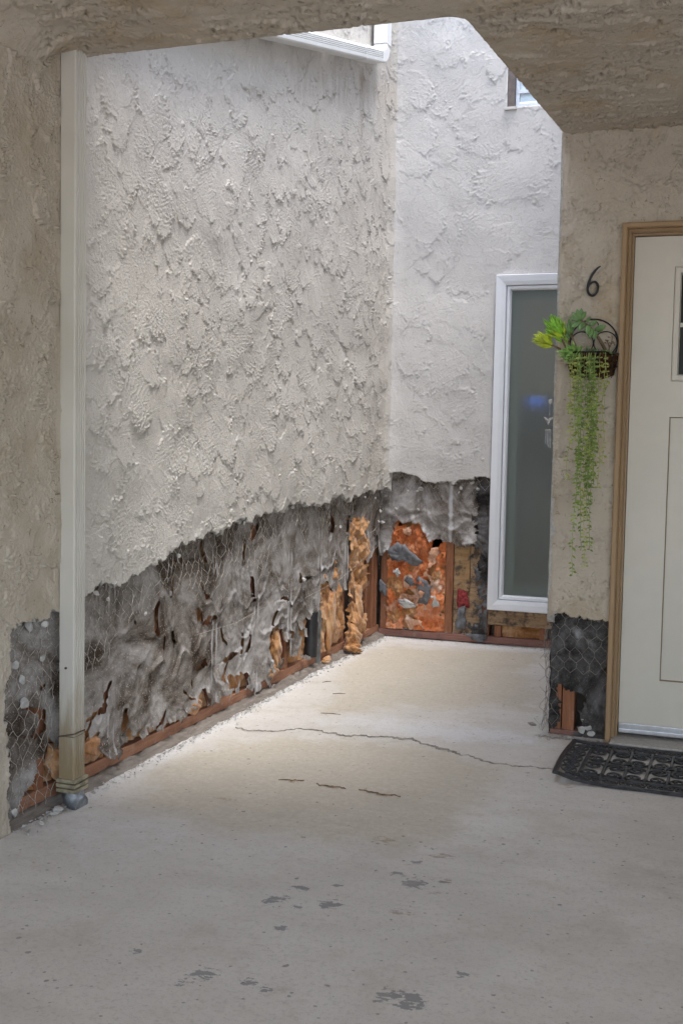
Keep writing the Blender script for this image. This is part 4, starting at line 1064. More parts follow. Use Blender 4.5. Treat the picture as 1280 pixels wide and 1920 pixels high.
# room behind the frosted glass
room = MB()
room.add([(-1.5, 6.66, .2), (-.7, 6.66, .2), (-.7, 9, .2), (-1.5, 9, .2), (-1.5, 6.66, 2.3), (-.7, 6.66, 2.3), (-.7, 9, 2.3), (-1.5, 9, 2.3)], [(0, 1, 2, 3), (7, 6, 5, 4), (0, 3, 7, 4), (1, 5, 6, 2), (3, 2, 6, 7)])
room.build('room_interior', M['room'], backw)
mb = MB(); mb.box(-1.36, -.72, 6.80, 6.82, 1.45, 2.10); mb.build('curtain', M['curtain'], backw)
mb = MB(); mb.box(-1.5, -.72, 7.0, 7.3, .2, 1.0, .03); mb.build('cabinet', M['bronze'], backw)
mb = MB(); mb.ell((-1.25, 7.0, 1.42), (0, 0, 1), (0, -1, 0), .12, .12, .05, 8, 12, 1.0)
sc_ = mb.build('screen', M['screen']); tag(sc_, 'small blue glow seen blurred through the frosted window', 'screen')
# upper window
uw = thing('window', 'dark framed upper window half hidden by the porch ceiling', 'window', (-1.1, YB, 3.07))
mb = MB(); mb.box(-1.385, -1.347, YB - .004, YB + .07, 3.072, 3.95, .002); mb.build('jamb', M['bronze'], uw)
mb = MB(); mb.box(-.898, -.86, YB - .004, YB + .07, 3.072, 3.95, .002); mb.build('jamb', M['bronze'], uw)
mb = MB(); mb.box(-1.346, -.899, YB - .003, YB + .07, 3.915, 3.95, .002); mb.build('head', M['bronze'], uw)
mb = MB(); ring_frame(mb, -1.343, -.902, 3.073, 3.52, [(0, .06), (0, .028), (.020, .028), (.022, .06)], YB); mb.build('sash', M['alum'], uw)
mb = MB(); mb.box(-1.343, -.902, YB + .026, YB + .05, 3.15, 3.168); mb.build('meeting_rail', M['alum'], uw)
for k in range(6):
    mb = MB(); z = 3.105 + k * .13
    mb.add([(-1.325, YB + .040, z), (-.92, YB + .040, z), (-.92, YB + .060, z + .135), (-1.325, YB + .060, z + .135), (-1.325, YB + .046, z), (-.92, YB + .046, z), (-.92, YB + .066, z + .135), (-1.325, YB + .066, z + .135)], [(0, 1, 2, 3), (7, 6, 5, 4), (0, 4, 5, 1), (3, 2, 6, 7), (0, 3, 7, 4), (1, 5, 6, 2)])
    mb.build('pane', M['glass'], uw)
mb = MB(); mb.box(-1.40, -1.33, YB - .012, YB + .004, 3.055, 3.071, .002); mb.build('sill_lip', M['stucco_b'], uw)

# ------------------------------------------------------------------ front door
dfr = thing('door_frame', 'tan painted wooden frame around the cream front door', 'door frame', (0, YD, 0))
def lframe(mb, x0, x1, z1, prof, yb):
    n_ = len(prof); vs_ = []
    for ins, y in prof:
        vs_ += [(x0 + ins, yb + y, .004), (x0 + ins, yb + y, z1 - ins), (x1 - ins, yb + y, z1 - ins), (x1 - ins, yb + y, .004)]
    fs = []
    for i in range(n_):
        j = (i + 1) % n_
        for k in range(3): fs.append((i * 4 + k, i * 4 + k + 1, j * 4 + k + 1, j * 4 + k))
    fs.append(tuple(i * 4 for i in range(n_))); fs.append(tuple(i * 4 + 3 for i in range(n_)))
    mb.add(vs_, fs)
X0, X1, ZT = -.513, .52, 2.052
mb = MB(); lframe(mb, X0, X1, ZT, [(0, .03), (0, -.028), (.004, -.032), (.017, -.032), (.021, -.026), (.022, -.010), (.022, .03)], YD); mb.build('casing', M['trim'], dfr)
mb = MB(); lframe(mb, X0 + .0225, X1 - .0225, ZT - .0225, [(0, .05), (0, -.004), (.010, -.006), (.012, .02), (.012, .05)], YD); mb.build('jamb', M['trim'], dfr)
mb = MB(); lframe(mb, X0 + .035, X1 - .035, ZT - .035, [(0, .10), (0, .030), (.006, .030), (.0065, .10)], YD); mb.build('door_stop', M['trim'], dfr)
mb = MB(); mb.box(-.49, .50, YD - .085, YD + .13, .0035, .020, .004); mb.build('threshold', M['cement'], dfr)

door = thing('front_door', 'cream front door with a glazed light above recessed panels', 'door', (0, YD + .06, .03))
DY = YD + .055
DX0, DX1, DZ0, DZ1 = -.470, .444, .040, 2.008
def slab_with_recess():
    mb = MB(); xs = [DX0, -.316, -.036, .006, .286, DX1]; zs = [DZ0, .253, 1.305, 1.445, 1.889, DZ1]
    for i in range(5):
        for j in range(5):
            if (j == 1 and i in (1, 3)) or (j == 3 and i in (1, 2, 3)): continue
            mb.box(xs[i], xs[i + 1], DY, DY + .04, zs[j], zs[j + 1])
    return mb
slab_with_recess().build('slab', M['door'], door)
for x0, x1 in ((-.316, -.036), (.006, .286)):
    mb = MB(); mb.box(x0, x1, DY + .014, DY + .03, .253, 1.305); mb.build('panel', M['door'], door)
    mb = MB(); ring_frame(mb, x0, x1, .253, 1.305, [(0, .0005), (.0035, .010), (.004, .0138), (0, .0138)], DY); mb.build('panel_moulding', M['groove'], door)
mb = MB(); ring_frame(mb, -.316, .286, 1.445, 1.889, [(0.002, .03), (0.002, -.004), (.008, -.006), (.022, -.006), (.027, .008), (.027, .03)], DY); lf = mb.build('light_frame', M['door'], door)
mb = MB(); ring_frame(mb, -.3175, .2875, 1.4435, 1.8905, [(0, -.0008), (.0036, -.0008), (.0036, .02), (0, .02)], DY); mb.build('frame_gap', M['groove'], lf)
for k in range(3):
    for j in range(2):
        x0 = -.289 + k * .185; z0 = 1.472 + j * .197
        mb = MB(); mb.box(x0 - .004, x0 + .176, DY + .012, DY + .018, z0 - .004, z0 + .190); mb.build('pane', M['dglass'], door)
mb = MB()
for k in (1, 2): mb.box(-.289 + k * .185 - .012, -.289 + k * .185 + .003, DY + .001, DY + .02, 1.472, 1.862)
mb.box(-.289, .259, DY + .0012, DY + .0198, 1.472 + .184, 1.472 + .197 + .003); mb.build('muntins', M['door'], door)
mb = MB(); mb.box(DX0 + .003, DX1 - .003, DY - .012, DY - .001, .040, .072, .003); mb.box(DX0 + .002, DX1 - .002, DY - .020, DY - .0125, .034, .052, .004); sw = mb.build('door_sweep', M['alum'], door)
for x in (-.445, -.345, -.2, 0, .2):
    mb = MB(); mb.tube([(x, DY - .0155, .062), (x, DY - .011, .062)], .0045, 10); mb.build('screw', M['screw'], sw)

# ------------------------------------------------------------------ downspout by the ceiling edge
sp = thing('downspout', 'tall grimy cream downspout standing against the torn wall', 'downspout', (-2.03, 3.15, 0))
def spout_ring(x0, x1, y0, y1, rib=.0028, nr=4):
    """plan outline: plain short faces, ribbed long face towards +x"""
    o_ = [(x0, y1), (x0, y0), (x1 - .006, y0), (x1 - .001, y0 + .002)]
    for k in range(nr):
        a = y0 + .008 + (y1 - y0 - .014) * k / nr; st = (y1 - y0 - .014) / nr
        o_ += [(x1, a), (x1, a + st * .45), (x1 - rib, a + st * .55), (x1 - rib, a + st * .9)]
    o_ += [(x1, y1 - .005), (x1 - .005, y1)]
    return o_
SX0, SX1, SY0, SY1 = -2.052, -1.998, 3.122, 3.186
prof = spout_ring(SX0, SX1, SY0, SY1)
mb = MB(); mb.sweep(None, [[(x, y, z) for x, y in prof] for z in (.235, 1.0, 1.8, 2.42)]); mb.build('pipe', M['spout'], sp)
prof2 = spout_ring(SX0 - .0005, SX1 + .001, SY0 - .0012, SY1 + .0012)
mb = MB(); mb.sweep(None, [[(x, y, z) for x, y in prof2] for z in (.085, .233)]); mb.build('lower_pipe', M['spout'], sp)
mb = MB(); mb.sweep(None, [[(x, y, z + .012 * (x - SX0) / .05) for x, y in spout_ring(SX0 - .002, SX1 + .0025, SY0 - .0025, SY1 + .0025)] for z in (.229, .234)]); mb.build('joint', M['screw'], sp)
for k in range(3):
    mb = MB(); z = .052 + k * .016; mb.box(SX0 - .008, SX1 + .009, SY0 - .009, SY1 + .009, z, z + .0125, .003); mb.build('collar', M['collar'], sp)
# cast boot curving out into the slab
rings = []
for i in range(9):
    a = i / 8 * R(78); rr_ = .055
    cx = -2.024 + rr_ * (1 - math.cos(a)) * .9; cz = .056 - rr_ * math.sin(a) * .95
    sx = .036 - .004 * i / 8; sy = .041 - .006 * i / 8
    rings.append([(cx + math.cos(2 * math.pi * k / 16) * sx * math.cos(a), 3.154 - .006 * i / 8 + math.sin(2 * math.pi * k / 16) * sy, cz + math.cos(2 * math.pi * k / 16) * sx * math.sin(a)) for k in range(16)])
mb = MB(); mb.sweep(None, rings); mb.build('boot', M['boot'], sp, autos=50)
mb = MB(); mb.tube([(-2.028, SY0 - .004, .455), (-2.028, SY0 + .001, .455)], .004, 10); mb.build('screw', M['screw'], sp)

# ------------------------------------------------------------------ sloping leader under the roof drain
ld = thing('downspout', 'white ribbed downspout sloping high along the wall into the corner', 'downspout', (-2.0, 5.9, 3.2))
def leader_ring(y, x0=-2.035, x1=-1.965, h_=.068):
    zc = 2.903 + (y - 4.55) * .232
    o_ = [(x0, y, zc - h_ / 2), (x1 - .008, y, zc - h_ / 2), (x1 - .001, y, zc - h_ / 2 + .006)]
    st = (h_ - .034) / 4
    for k in range(4):
        a = zc - h_ / 2 + .018 + st * k
        o_ += [(x1, y, a), (x1, y, a + st * .45), (x1 - .006, y, a + st * .55), (x1 - .006, y, a + st * .92)]
    o_ += [(x1, y, zc + h_ / 2 - .014), (x1 - .006, y, zc + h_ / 2), (x0, y, zc + h_ / 2)]
    return o_
mb = MB(); mb.sweep(None, [leader_ring(y) for y in (3.2, 4.0, 5.0, 5.80)]); mb.build('pipe', M['metal_wht'], ld)
mb = MB(); mb.sweep(None, [leader_ring(y, -2.037, -1.962, .072) for y in (5.79, 5.9, 6.055)]); mb.build('elbow_sleeve', M['metal_wht'], ld)
mb = MB()
zc = 2.903 + (6.07 - 4.55) * .232
rings = []
for i in range(7):
    a = i / 6 * R(74)
    cy, cz_ = 6.055, zc + .10
    yy = cy + .10 * math.sin(a) - .0; zz = cz_ - .10 * math.cos(a)
    d_ = Vector((0, math.cos(a), math.sin(a))); nrm = Vector((0, -math.sin(a), math.cos(a)))
    rings.append([Vector((x, yy, zz)) + nrm * hh for x, hh in ((-2.036, -.036), (-1.97, -.036), (-1.963, -.029), (-1.963, .029), (-1.97, .036), (-2.036, .036))])
mb.sweep(None, rings); mb.build('elbow', M['metal_wht'], ld, autos=40)
mb = MB(); yv = 6.055 + .10
prv = [(-2.036, yv - .045), (-1.97, yv - .045), (-1.963, yv - .038), (-1.963, yv + .038), (-1.97, yv + .045), (-2.036, yv + .045)]
mb.sweep(None, [[(x, y, z) for x, y in prv] for z in (zc + .085, 4.25)]); mb.build('riser', M['metal_wht'], ld)

# ------------------------------------------------------------------ house number
num = thing('house_number', 'slim black metal number 6 above the planter', 'house number', (-.622, YD - .02, 1.83))
six = [(.030, .058), (.018, .050), (.004, .034), (-.008, .013), (-.016, -.012), (-.018, -.032), (-.013, -.048), (-.002, -.056), (.010, -.053), (.019, -.040), (.022, -.024), (.018, -.010), (.009, -.003), (-.002, -.005), (-.011, -.014), (-.016, -.026)]
pts = []
for i in range(len(six) - 1):
    p0, p1_, p2, p3 = six[max(i - 1, 0)], six[i], six[i + 1], six[min(i + 2, len(six) - 1)]
    for k in range(4):
        t_ = k / 4
        pts.append(tuple(.5 * (2 * b1 + (c1 - a1) * t_ + (2 * a1 - 5 * b1 + 4 * c1 - d1) * t_ ** 2 + (3 * b1 - a1 - 3 * c1 + d1) * t_ ** 3) for a1, b1, c1, d1 in zip(p0, p1_, p2, p3)))
pts.append(six[-1])
rr_ = [.0016 + .0034 * math.sin(min(1, i / 10) * math.pi / 2) * (1 - .5 * max(0, (i - 44) / 18)) for i in range(len(pts))]
mb = MB(); mb.tube([(-.622 + a, YD - .020, 1.832 + b_) for a, b_ in pts], rr_, 8); mb.build('numeral', M['black'], num, smooth=True)
mb = MB(); mb.tube([(-.615, YD - .02, 1.866), (-.615, YD + .005, 1.866)], .002, 6); mb.build('mounting_pin', M['black'], num)
mb = MB(); mb.tube([(-.623, YD - .02, 1.776), (-.623, YD + .005, 1.776)], .002, 6); mb.build('mounting_pin', M['black'], num)

# ------------------------------------------------------------------ wall planter
pl = thing('wall_planter', 'half round brown coir basket with scrolled black wire back', 'planter', (-.610, YD, 1.46))
PX, PZ = -.610, 1.545
vs_ = []; nu, nv = 22, 8
for j in range(nv + 1):
    t_ = j / nv; rr_ = .098 - .020 * t_ ** 1.5; z = PZ - .092 * t_
    if j == nv: rr_ *= .5
    for i in range(nu + 1):
        a = math.pi * i / nu
        k_ = 1 + .05 * float(samp(NFIN, i * .03, j * .03))
        vs_.append((PX - rr_ * math.cos(a) * k_, YD - .016 - .13 * (rr_ / .098) * math.sin(a) * k_, z + .004 * float(samp(NFIN, i * .05, j * .02 + 1))))
fs = [(j * (nu + 1) + i, j * (nu + 1) + i + 1, (j + 1) * (nu + 1) + i + 1, (j + 1) * (nu + 1) + i) for j in range(nv) for i in range(nu)]
mb = MB(); mb.add(vs_, fs); mb.build('liner', M['coir'], pl, smooth=True)
mb = MB(); mb.add([(PX, YD - .03, PZ - .012)] + [(PX - .094 * math.cos(math.pi * i / 20), YD - .02 - .122 * math.sin(math.pi * i / 20), PZ - .012) for i in range(21)], [(0, i + 1, i + 2) for i in range(20)]); mb.build('soil', M['coir'], pl)
def arc(cx, cz, r_, a0, a1, n_=28, y=YD - .018): return [(cx + r_ * math.cos(R(a0 + (a1 - a0) * i / n_)), y, cz + r_ * math.sin(R(a0 + (a1 - a0) * i / n_))) for i in range(n_ + 1)]
mb = MB(); mb.tube(arc(PX, PZ + .045, .0935, -25, 205, 40), .0030, 6); mb.build('back_hoop', M['iron'], pl, smooth=True)
for sgn in (-1, 1):
    mb = MB(); mb.tube(arc(PX + sgn * .046, PZ + .045, .045, 0, 360, 30), .0022, 6); mb.build('scroll_ring', M['iron'], pl, smooth=True)
    sp_ = [(PX + sgn * (.004 + (.016 - .0010 * i) * (1 - math.cos(i * .55)) * .6), YD - .018, PZ + .120 - .0 + (.014 - .0008 * i) * math.sin(i * .55) - .002 * i) for i in range(13)]
    mb = MB(); mb.tube(sp_, .0019, 5); mb.build('curl', M['iron'], pl, smooth=True)
mb = MB(); mb.tube([(PX - .1 * math.cos(math.pi * i / 24), YD - .016 - .135 * math.sin(math.pi * i / 24), PZ + .002) for i in range(25)], .0035, 6); mb.tube([(PX + .10, YD - .02, PZ + .002), (PX + .108, YD - .02, PZ + .008), (PX + .108, YD - .02, PZ + .018), (PX + .10, YD - .02, PZ + .02)], .003, 5); mb.build('rim', M['iron'], pl, smooth=True)
for k in range(9):
    a = math.pi * (k + .5) / 9
    mb = MB(); mb.tube([(PX - .101 * math.cos(a), YD - .016 - .136 * math.sin(a), PZ), (PX - .094 * math.cos(a), YD - .016 - .127 * math.sin(a), PZ - .05), (PX - .076 * math.cos(a), YD - .016 - .103 * math.sin(a), PZ - .092)], .0018, 5); mb.build('basket_wire', M['iron'], pl, smooth=True)

# plants in the planter
g = random.Random(11)
rp = thing('succulent_plant', 'yellow green succulent with finger leaves leaning left of the planter', 'plant', (-.70, YD - .05, PZ))
def bez(a, b_, c_, n_=8): return [tuple((1 - t_) ** 2 * p_ + 2 * t_ * (1 - t_) * q_ + t_ ** 2 * r_ for p_, q_, r_ in zip(a, b_, c_)) for t_ in [i / n_ for i in range(n_ + 1)]]
HEADS = [((-.690, 4.60, 1.535), (-.73, 4.585, 1.565), (-.785, 4.575, 1.590), Vector((-.9, -.15, .45)), 'ripple', .068, 34), ((-.675, 4.60, 1.545), (-.70, 4.59, 1.60), (-.738, 4.580, 1.632), Vector((-.62, -.2, .8)), 'ripple2', .082, 46), ((-.66, 4.60, 1.545), (-.675, 4.59, 1.58), (-.695, 4.59, 1.63), Vector((.0, -.2, 1)), 'jade', .062, 10), ((-.70, 4.60, 1.55), (-.715, 4.58, 1.58), (-.722, 4.57, 1.598), Vector((-.5, -.4, .4)), 'ripple2', .045, 6)]
for a, b_, c_, d_, mt, ln, cnt in HEADS:
    mb = MB(); mb.tube(bez(a, b_, c_), .0042, 6); mb.build('stem', M['stem'], rp, smooth=True)
    d_ = d_.normalized()
    for k in range(cnt):
        f = (k + .5) / cnt
        spread = .25 + .85 * f
        v_ = Vector((g.gauss(0, 1), g.gauss(0, 1), g.gauss(0, 1))); v_ = (v_ - d_ * v_.dot(d_)).normalized()
        dd_ = (d_ + v_ * spread * .95).normalized()
        st_ = Vector(c_) - d_ * (.030 * f) + v_ * .004
        mb = MB(); mb.ell(st_, dd_, d_ - dd_ * .3, ln * g.uniform(.75, 1.05) * (1 - .15 * f), ln * .24, ln * .13, 5, 6, .95)
        mb.build('leaf', M['ripple'] if (mt == 'ripple2' and f > .88) else M[mt], rp, smooth=True)
jd = thing('jade_plant', 'jade plant with paddle leaves on a bent woody stem', 'plant', (-.555, YD - .05, PZ))
stem = bez((-.548, 4.60, 1.535), (-.585, 4.585, 1.63), (-.655, 4.575, 1.675), 10)
mb = MB(); mb.tube(stem, [.008 - .0045 * i / 10 for i in range(11)], 7); mb.build('stem', M['stem'], jd, smooth=True)
LF = [((-.655, 4.575, 1.676), (-.7, -.2, .55), .045), ((-.655, 4.575, 1.676), (.1, -.2, 1), .045), ((-.655, 4.575, 1.676), (.6, -.3, .75), .042), ((-.655, 4.575, 1.676), (-.35, -.3, 1), .045), ((-.655, 4.575, 1.676), (-.9, -.3, .15), .045), ((-.648, 4.577, 1.672), (-.8, -.2, -.55), .05), ((-.64, 4.578, 1.668), (-.35, -.5, -.8), .05), ((-.625, 4.58, 1.658), (.05, -.4, -1), .05), ((-.62, 4.58, 1.655), (.75, -.3, .3), .04), ((-.61, 4.582, 1.645), (-.15, -.5, -1), .052), ((-.60, 4.583, 1.64), (.9, -.2, .15), .05), ((-.60, 4.583, 1.635), (.1, -.5, -1), .045), ((-.59, 4.583, 1.63), (.7, -.3, .45), .045), ((-.632, 4.578, 1.664), (.5, -.1, .8), .03)]
for c_, d_, ln in LF:
    mb = MB(); mb.ell(c_, d_, (.2, -1, .3), ln, ln * .48, .008, 6, 8, .8); mb.build('leaf', M['jade'], jd, smooth=True)
tw = thing('twig_plant', 'bare reddish twiggy sprig at the right end of the planter', 'plant', (-.545, YD - .05, PZ))
mb = MB(); mb.tube(bez((-.545, 4.60, 1.54), (-.54, 4.60, 1.59), (-.56, 4.60, 1.60)), .002, 5); mb.tube(bez((-.545, 4.60, 1.56), (-.53, 4.60, 1.60), (-.535, 4.60, 1.615)), .0018, 5); mb.tube(bez((-.543, 4.60, 1.57), (-.535, 4.60, 1.59), (-.52, 4.60, 1.59)), .0015, 5); mb.build('twig', M['stem'], tw, smooth=True)
for k in range(9):
    mb = MB(); mb.ell((-.55 + g.uniform(-.01, .03), 4.598, 1.565 + g.uniform(0, .045)), (g.uniform(-1, 1), -.3, g.uniform(-.3, 1)), (0, -1, 0), .012, .005, .003, 3, 5); mb.build('leaf', M['stem'], tw, smooth=True)
rs = thing('sedum_plant', 'light green rosette succulent spilling over the basket left end', 'plant', (-.68, YD - .08, PZ))
for k in range(110):
    a = g.uniform(0, 2 * math.pi); el = g.uniform(-.5, 1.2); d_ = Vector((math.cos(a) * math.cos(el), -abs(math.sin(a)) * math.cos(el) - .25, math.sin(el)))
    c0 = Vector((g.uniform(-.708, -.645), 4.55 + g.uniform(-.02, .02), PZ + g.uniform(-.035, .012)))
    mb = MB(); mb.ell(c0, d_, (0, -.3, 1), g.uniform(.026, .044), .011, .006, 4, 5, .8); mb.build('leaf', M['sedum'], rs, smooth=True)
gf = thing('ground_cover_plant', 'dark green low filler plant along the basket rim', 'plant', (-.60, YD - .08, PZ))
for k in range(70):
    c0 = Vector((g.uniform(-.65, -.53), 4.57 + g.uniform(-.04, .03), PZ + g.uniform(-.02, .012)))
    mb = MB(); mb.ell(c0, (g.uniform(-1, 1), g.uniform(-1, -.1), g.uniform(-.3, 1)), (0, -.3, 1), g.uniform(.014, .026), .009, .003, 3, 5, .8); mb.build('leaf', M['jade'], gf, smooth=True)
tr = thing('trailing_plant', 'trailing plant hanging in long green strings below the planter', 'plant', (-.60, YD - .1, PZ))
for k in range(24):
    cl = g.random()
    x = (g.gauss(-.600, .017) if cl < .62 else g.uniform(-.672, -.54)); x = min(-.535, max(-.685, x))
    a = max(.15, min(.95, (x - PX) / .11 + .5)); y = YD - .03 - .12 * math.sqrt(max(.05, 1 - ((x - PX) / .115) ** 2)) + g.uniform(-.008, .012)
    ln = g.uniform(.42, .80) if abs(x + .605) < .035 else g.uniform(.15, .5)
    if k == 0: x, ln = -.640, .88
    if k == 1: x, ln = -.612, .84
    if k == 2: x, ln = -.622, .78
    n_ = int(ln / .016); pts = []
    ph = g.uniform(0, 6); dx = g.uniform(-.015, .012)
    z0 = PZ + .012
    for i in range(n_ + 1):
        t_ = i / n_; z = z0 - ln * t_; yy = y - .016 + (.05 * max(0, 1 - t_ * ln / .02)) + .03 * min(1, t_ * 1.5)
        pts.append((x + dx * t_ + .005 * math.sin(ph + t_ * 9) + .002 * g.uniform(-1, 1), min(YD - .022, yy), z + (0 if i else 0)))
    mb = MB(); mb.tube(pts, .0013, 4, cap=False)
    for i in range(2, n_ + 1):
        if g.random() < .12: continue
        for s_ in (-1, 1):
            if g.random() < .25: continue
            d_ = Vector((s_ * g.uniform(.3, 1), g.uniform(-.8, .2), g.uniform(-.6, .3))).normalized(); c0 = Vector(pts[i]); L_ = g.uniform(.010, .021); b_ = d_.cross(Vector((g.uniform(-1, 1), -1, .3))).normalized() * L_ * .27
            up_ = Vector((0, -.25, -.12)) * L_
            mb.add([c0, c0 + d_ * L_ * .5 + b_, c0 + d_ * L_ + up_, c0 + d_ * L_ * .5 - b_], [(0, 1, 2, 3)])
    mb.build('strand', M[('trail', 'trail_y', 'trail_d')[k % 3]], tr)

# ------------------------------------------------------------------ wind chime on the courtyard side of the pillar
wc = thing('wind_chime', 'little white bird wind chime hanging beside the frosted window', 'wind chime', (-.80, 4.72, 1.1))
CX, CY = -.778, 4.70
mb = MB(); mb.tube([(CX, CY, 1.362), (CX - .004, CY - .006, 1.362)], .009, 12); mb.build('suction_hook', M['chime'], wc, autos=40)
mb = MB(); mb.tube([(CX - .004, CY - .006, 1.36), (CX - .006, CY - .006, 1.285)], .0008, 4); mb.build('thread', M['chime'], wc)
mb = MB(); mb.ell((CX - .010, CY - .006, 1.268), (.3, 0, 1), (0, -1, 0), .03, .012, .010, 6, 8, .8); mb.build('bird_body', M['chime'], wc, smooth=True)
for s_ in (-1, 1):
    mb = MB(); mb.ell((CX - .007, CY - .006, 1.282), (s_ * .8, -.1, .7), (0, -1, .1), .026, .010, .003, 5, 6, .8); mb.build('wing', M['chime'], wc, smooth=True)
mb = MB(); mb.box(CX - .020, CX + .004, CY - .014, CY + .002, 1.246, 1.249); mb.build('chime_bar', M['chime'], wc)
for k in range(4):
    mb = MB(); x = CX - .018 + k * .0065; mb.tube([(x, CY - .006, 1.238), (x, CY - .006, 1.19 - .006 * k)], .0016, 6); mb.tube([(x, CY - .006, 1.246), (x, CY - .006, 1.238)], .0004, 3); mb.build('chime_tube', M['alum'], wc)

# ------------------------------------------------------------------ doormat
mt_ = thing('doormat', 'black rubber scrollwork doormat with one corner curling up', 'doormat', (-.17, 4.3, 0))
MX0, MX1, MY0, MY1 = -.615, .29, 4.03, 4.565
def lift(x, y):
    e = math.exp(-max(0, x - MX0) / .07); fr_ = .25 + .75 * max(0, min(1, (MY1 - y) / (MY1 - MY0)))
    return .030 * e * fr_
def mp(x, y, z): return (x - .012 * math.exp(-max(0, x - MX0) / .07) * math.sin((y - MY0) * 5), y, .0065 + z + lift(x, y))
def bar(mb, a, b_, wd, h_=.010, n_=14):
    a = Vector((*a, 0)); b_ = Vector((*b_, 0)); d_ = (b_ - a).normalized(); nn = Vector((-d_.y, d_.x, 0)) * wd / 2
    rings = []
    for i in range(n_ + 1):
        q = a.lerp(b_, i / n_)
        rings.append([mp(*(q + nn).xy, -.004), mp(*(q + nn).xy, h_ * .7), mp(*(q + nn * .7).xy, h_), mp(*(q - nn * .7).xy, h_), mp(*(q - nn).xy, h_ * .7), mp(*(q - nn).xy, -.004)])
    mb.sweep(None, rings)
mb = MB()
for a, b_ in (((MX0, MY0), (MX1, MY0)), ((MX0, MY1), (MX1, MY1)), ((MX0, MY0 - .007), (MX0, MY1 + .007)), ((MX1, MY0 - .007), (MX1, MY1 + .007))): bar(mb, a, b_, .016, .007)
mb.build('outer_frame', M['rubber'], mt_)
IX0, IX1, IY0, IY1 = MX0 + .075, MX1 - .075, MY0 + .075, MY1 - .075
mb = MB()
for a, b_ in (((IX0, IY0), (IX1, IY0)), ((IX0, IY1), (IX1, IY1)), ((IX0, IY0), (IX0, IY1)), ((IX1, IY0), (IX1, IY1))): bar(mb, a, b_, .010, .0065)
mb.build('inner_frame', M['rubber'], mt_)
def curl(mb, cx, cy, r_, turns, ph, sgn=1, rad=.0042, sx=1, sy=1):
    n_ = int(12 * turns) + 3; pts = []
    for i in range(n_ + 1):
        t_ = i / n_; a = ph + sgn * turns * 2 * math.pi * t_; rr_ = r_ * (1 - .78 * t_)
        pts.append(mp(cx + sx * rr_ * math.cos(a), cy + sy * rr_ * math.sin(a), .003))
    mb.tube(pts, rad, 5)
def oval(mb, cx, cy, rx, ry, rad=.0042, n_=16): mb.tube([mp(cx + rx * math.cos(2 * math.pi * i / n_), cy + ry * math.sin(2 * math.pi * i / n_), .003) for i in range(n_ + 1)], rad, 5, cap=False)
bd = MB()
nx = 9; st = (MX1 - MX0 - .06) / nx
for k in range(nx):
    x = MX0 + .03 + st * (k + .5)
    for y in (MY0 + .038, MY1 - .038):
        oval(bd, x, y, st * .46, .026); curl(bd, x - st * .18, y, .017, 1.4, 0, 1, .0035); curl(bd, x + st * .18, y, .017, 1.4, math.pi, 1, .0035)
ny = 5; sy_ = (MY1 - MY0 - .12) / ny
for k in range(ny):
    y = MY0 + .06 + sy_ * (k + .5)
    for x in (MX0 + .038, MX1 - .038):
        oval(bd, x, y, .026, sy_ * .46); curl(bd, x, y - sy_ * .18, .016, 1.4, 1.5, 1, .0035); curl(bd, x, y + sy_ * .18, .016, 1.4, -1.5, 1, .0035)
bd.build('border_scrollwork', M['rubber'], mt_, smooth=True)
cn = MB()
ncx = 5; stx = (IX1 - IX0) / ncx; nry = 4; sty = (IY1 - IY0) / nry
for k in range(ncx):
    x = IX0 + stx * (k + .5)
    bar(cn, (x, IY0), (x, IY1), .010, .009, 8)
    for j in range(nry):
        y = IY0 + sty * (j + .5)
        curl(cn, x - stx * .26, y, .040, 1.7, 0 if j < 2 else 0, 1 if j % 2 else -1, .0048, .92, .98)
        curl(cn, x + stx * .26, y, .040, 1.7, math.pi, -1 if j % 2 else 1, .0048, .92, .98)
for k in range(ncx + 1):
    x = IX0 + stx * k
    if 0 < k < ncx:
        oval(cn, x, (IY0 + IY1) / 2, .020, .026, .0055)
        bar(cn, (x, IY0), (x, (IY0 + IY1) / 2 - .026), .009, .009, 5); bar(cn, (x, (IY0 + IY1) / 2 + .026), (x, IY1), .009, .009, 5)
cn.build('centre_scrollwork', M['rubber'], mt_, smooth=True)

# ------------------------------------------------------------------ loose debris
def debris(n_, fn, rmin, rmax, seed, mat_, name, label):
    g = random.Random(seed); mb = MB()
    for k in range(n_):
        x, y, z = fn(g); r_ = rmin + (rmax - rmin) * g.random() ** 2.5
        vs_ = [(x + g.uniform(-1, 1) * r_, y + g.uniform(-1, 1) * r_, z + g.uniform(0, 1.2) * r_) for _ in range(6)]
        mb.add(vs_, [(0, 1, 2), (0, 2, 3), (0, 3, 4), (0, 4, 1), (5, 2, 1), (5, 3, 2), (5, 4, 3), (5, 1, 4)])
    return tag(mb.build(name, mat_), label, 'rubble', kind='stuff')
debris(1500, lambda g: (-2.045 + abs(g.gauss(0, .022)) + .0, 3.25 + g.random() ** .9 * 3.25, .001), .0015, .008, 1, M['chunk'], 'stucco_crumbs', 'pale stucco crumbs scattered along the torn wall foot')
debris(160, lambda g: (-2.05 + abs(g.gauss(0, .03)), g.uniform(2.86, 3.2), .001), .002, .012, 2, M['cement'], 'mortar_rubble', 'grey mortar rubble at the foot of the downspout')
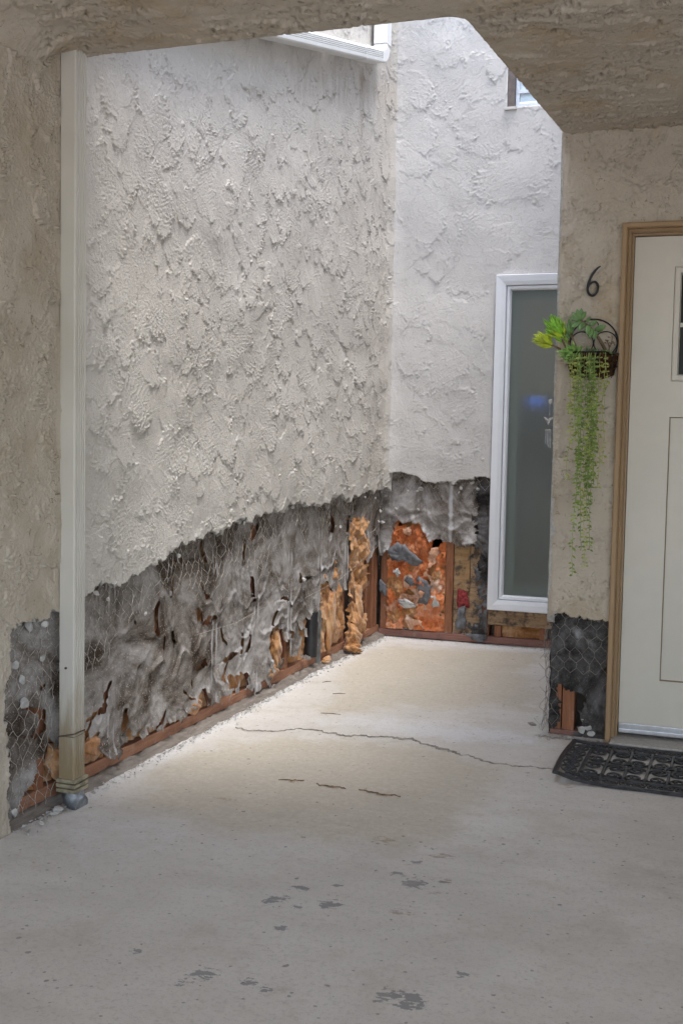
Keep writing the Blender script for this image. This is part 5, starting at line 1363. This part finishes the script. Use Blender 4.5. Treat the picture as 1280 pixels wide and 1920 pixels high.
debris(420, lambda g: (g.uniform(-2.04, -.78), 6.59 - abs(g.gauss(0, .045)) if g.random() < .5 else 6.60 + .05 * g.random(), .003 if g.random() < .4 else .045) if False else (g.uniform(-2.04, -.78), 6.58 - abs(g.gauss(0, .04)), .001), .0015, .007, 3, M['chunk'], 'stucco_crumbs', 'white stucco crumbs along the end wall plate')
debris(240, lambda g: (g.uniform(-2.04, -1.44), g.uniform(6.602, 6.64), .0445), .002, .010, 5, M['chunk'], 'plaster_dust', 'white plaster rubble lying on the end wall bottom plate')
debris(120, lambda g: (-.64 + g.uniform(-.13, .12), 4.65 - abs(g.gauss(0, .03)), .001), .002, .010, 6, M['cement'], 'mortar_rubble', 'dark crumbs under the stripped pillar')
debris(70, lambda g: (g.uniform(-1.95, -.4), g.uniform(2.1, 5.6), .001), .0012, .004, 7, M['crack'], 'grit', 'scattered dark grit on the concrete slab')
def stone(x, y, r_, sq, seed, mat_, label, name='stone', z=None, rz=0):
    mb = MB(); mb.rock((x, y, (z if z is not None else r_ * sq[2] * .7)), r_, seed, sq)
    return tag(mb.build(name, mat_, autos=30), label, 'debris')
stone(-.835, 4.80, .017, (1.5, 1, .6), 101, M['crack'], 'flat grey stone on the slab near the pillar')
stone(-2.030, 3.085, .022, (1.0, 1.3, .55), 102, M['chunk'], 'pale stone wedged beside the downspout boot')
stone(-.73, 4.585, .010, (1.2, 1, .9), 103, M['cement'], 'small grey lump at the foot of the pillar')
sc2 = scrap([(-1.02, .0), (-.93, .01), (-.90, .03), (-.96, .035), (-1.01, .02)], None, M['scrap'], 6.42, 22, 'bark_strip', .03)
tag(sc2, 'dark curled paper strip lying on the floor under the window', 'debris')
for k, (x, y, ln, a, lb) in enumerate([(-1.80, 4.99, .06, .5, 'thin brown splinter of wood lying near the left wall'), (-1.72, 4.62, .09, .1, 'long thin twig lying on the pale dusty slab'), (-1.93, 5.2, .05, .9, 'short dark splinter close to the wall rubble')]):
    mb = MB(); mb.tube([(x, y, .004), (x + ln * .5 * math.cos(a), y + ln * .5 * math.sin(a), .006), (x + ln * math.cos(a), y + ln * math.sin(a), .004)], [.0014, .002, .001], 5)
    tag(mb.build('splinter', M['crack_r']), lb, 'debris')
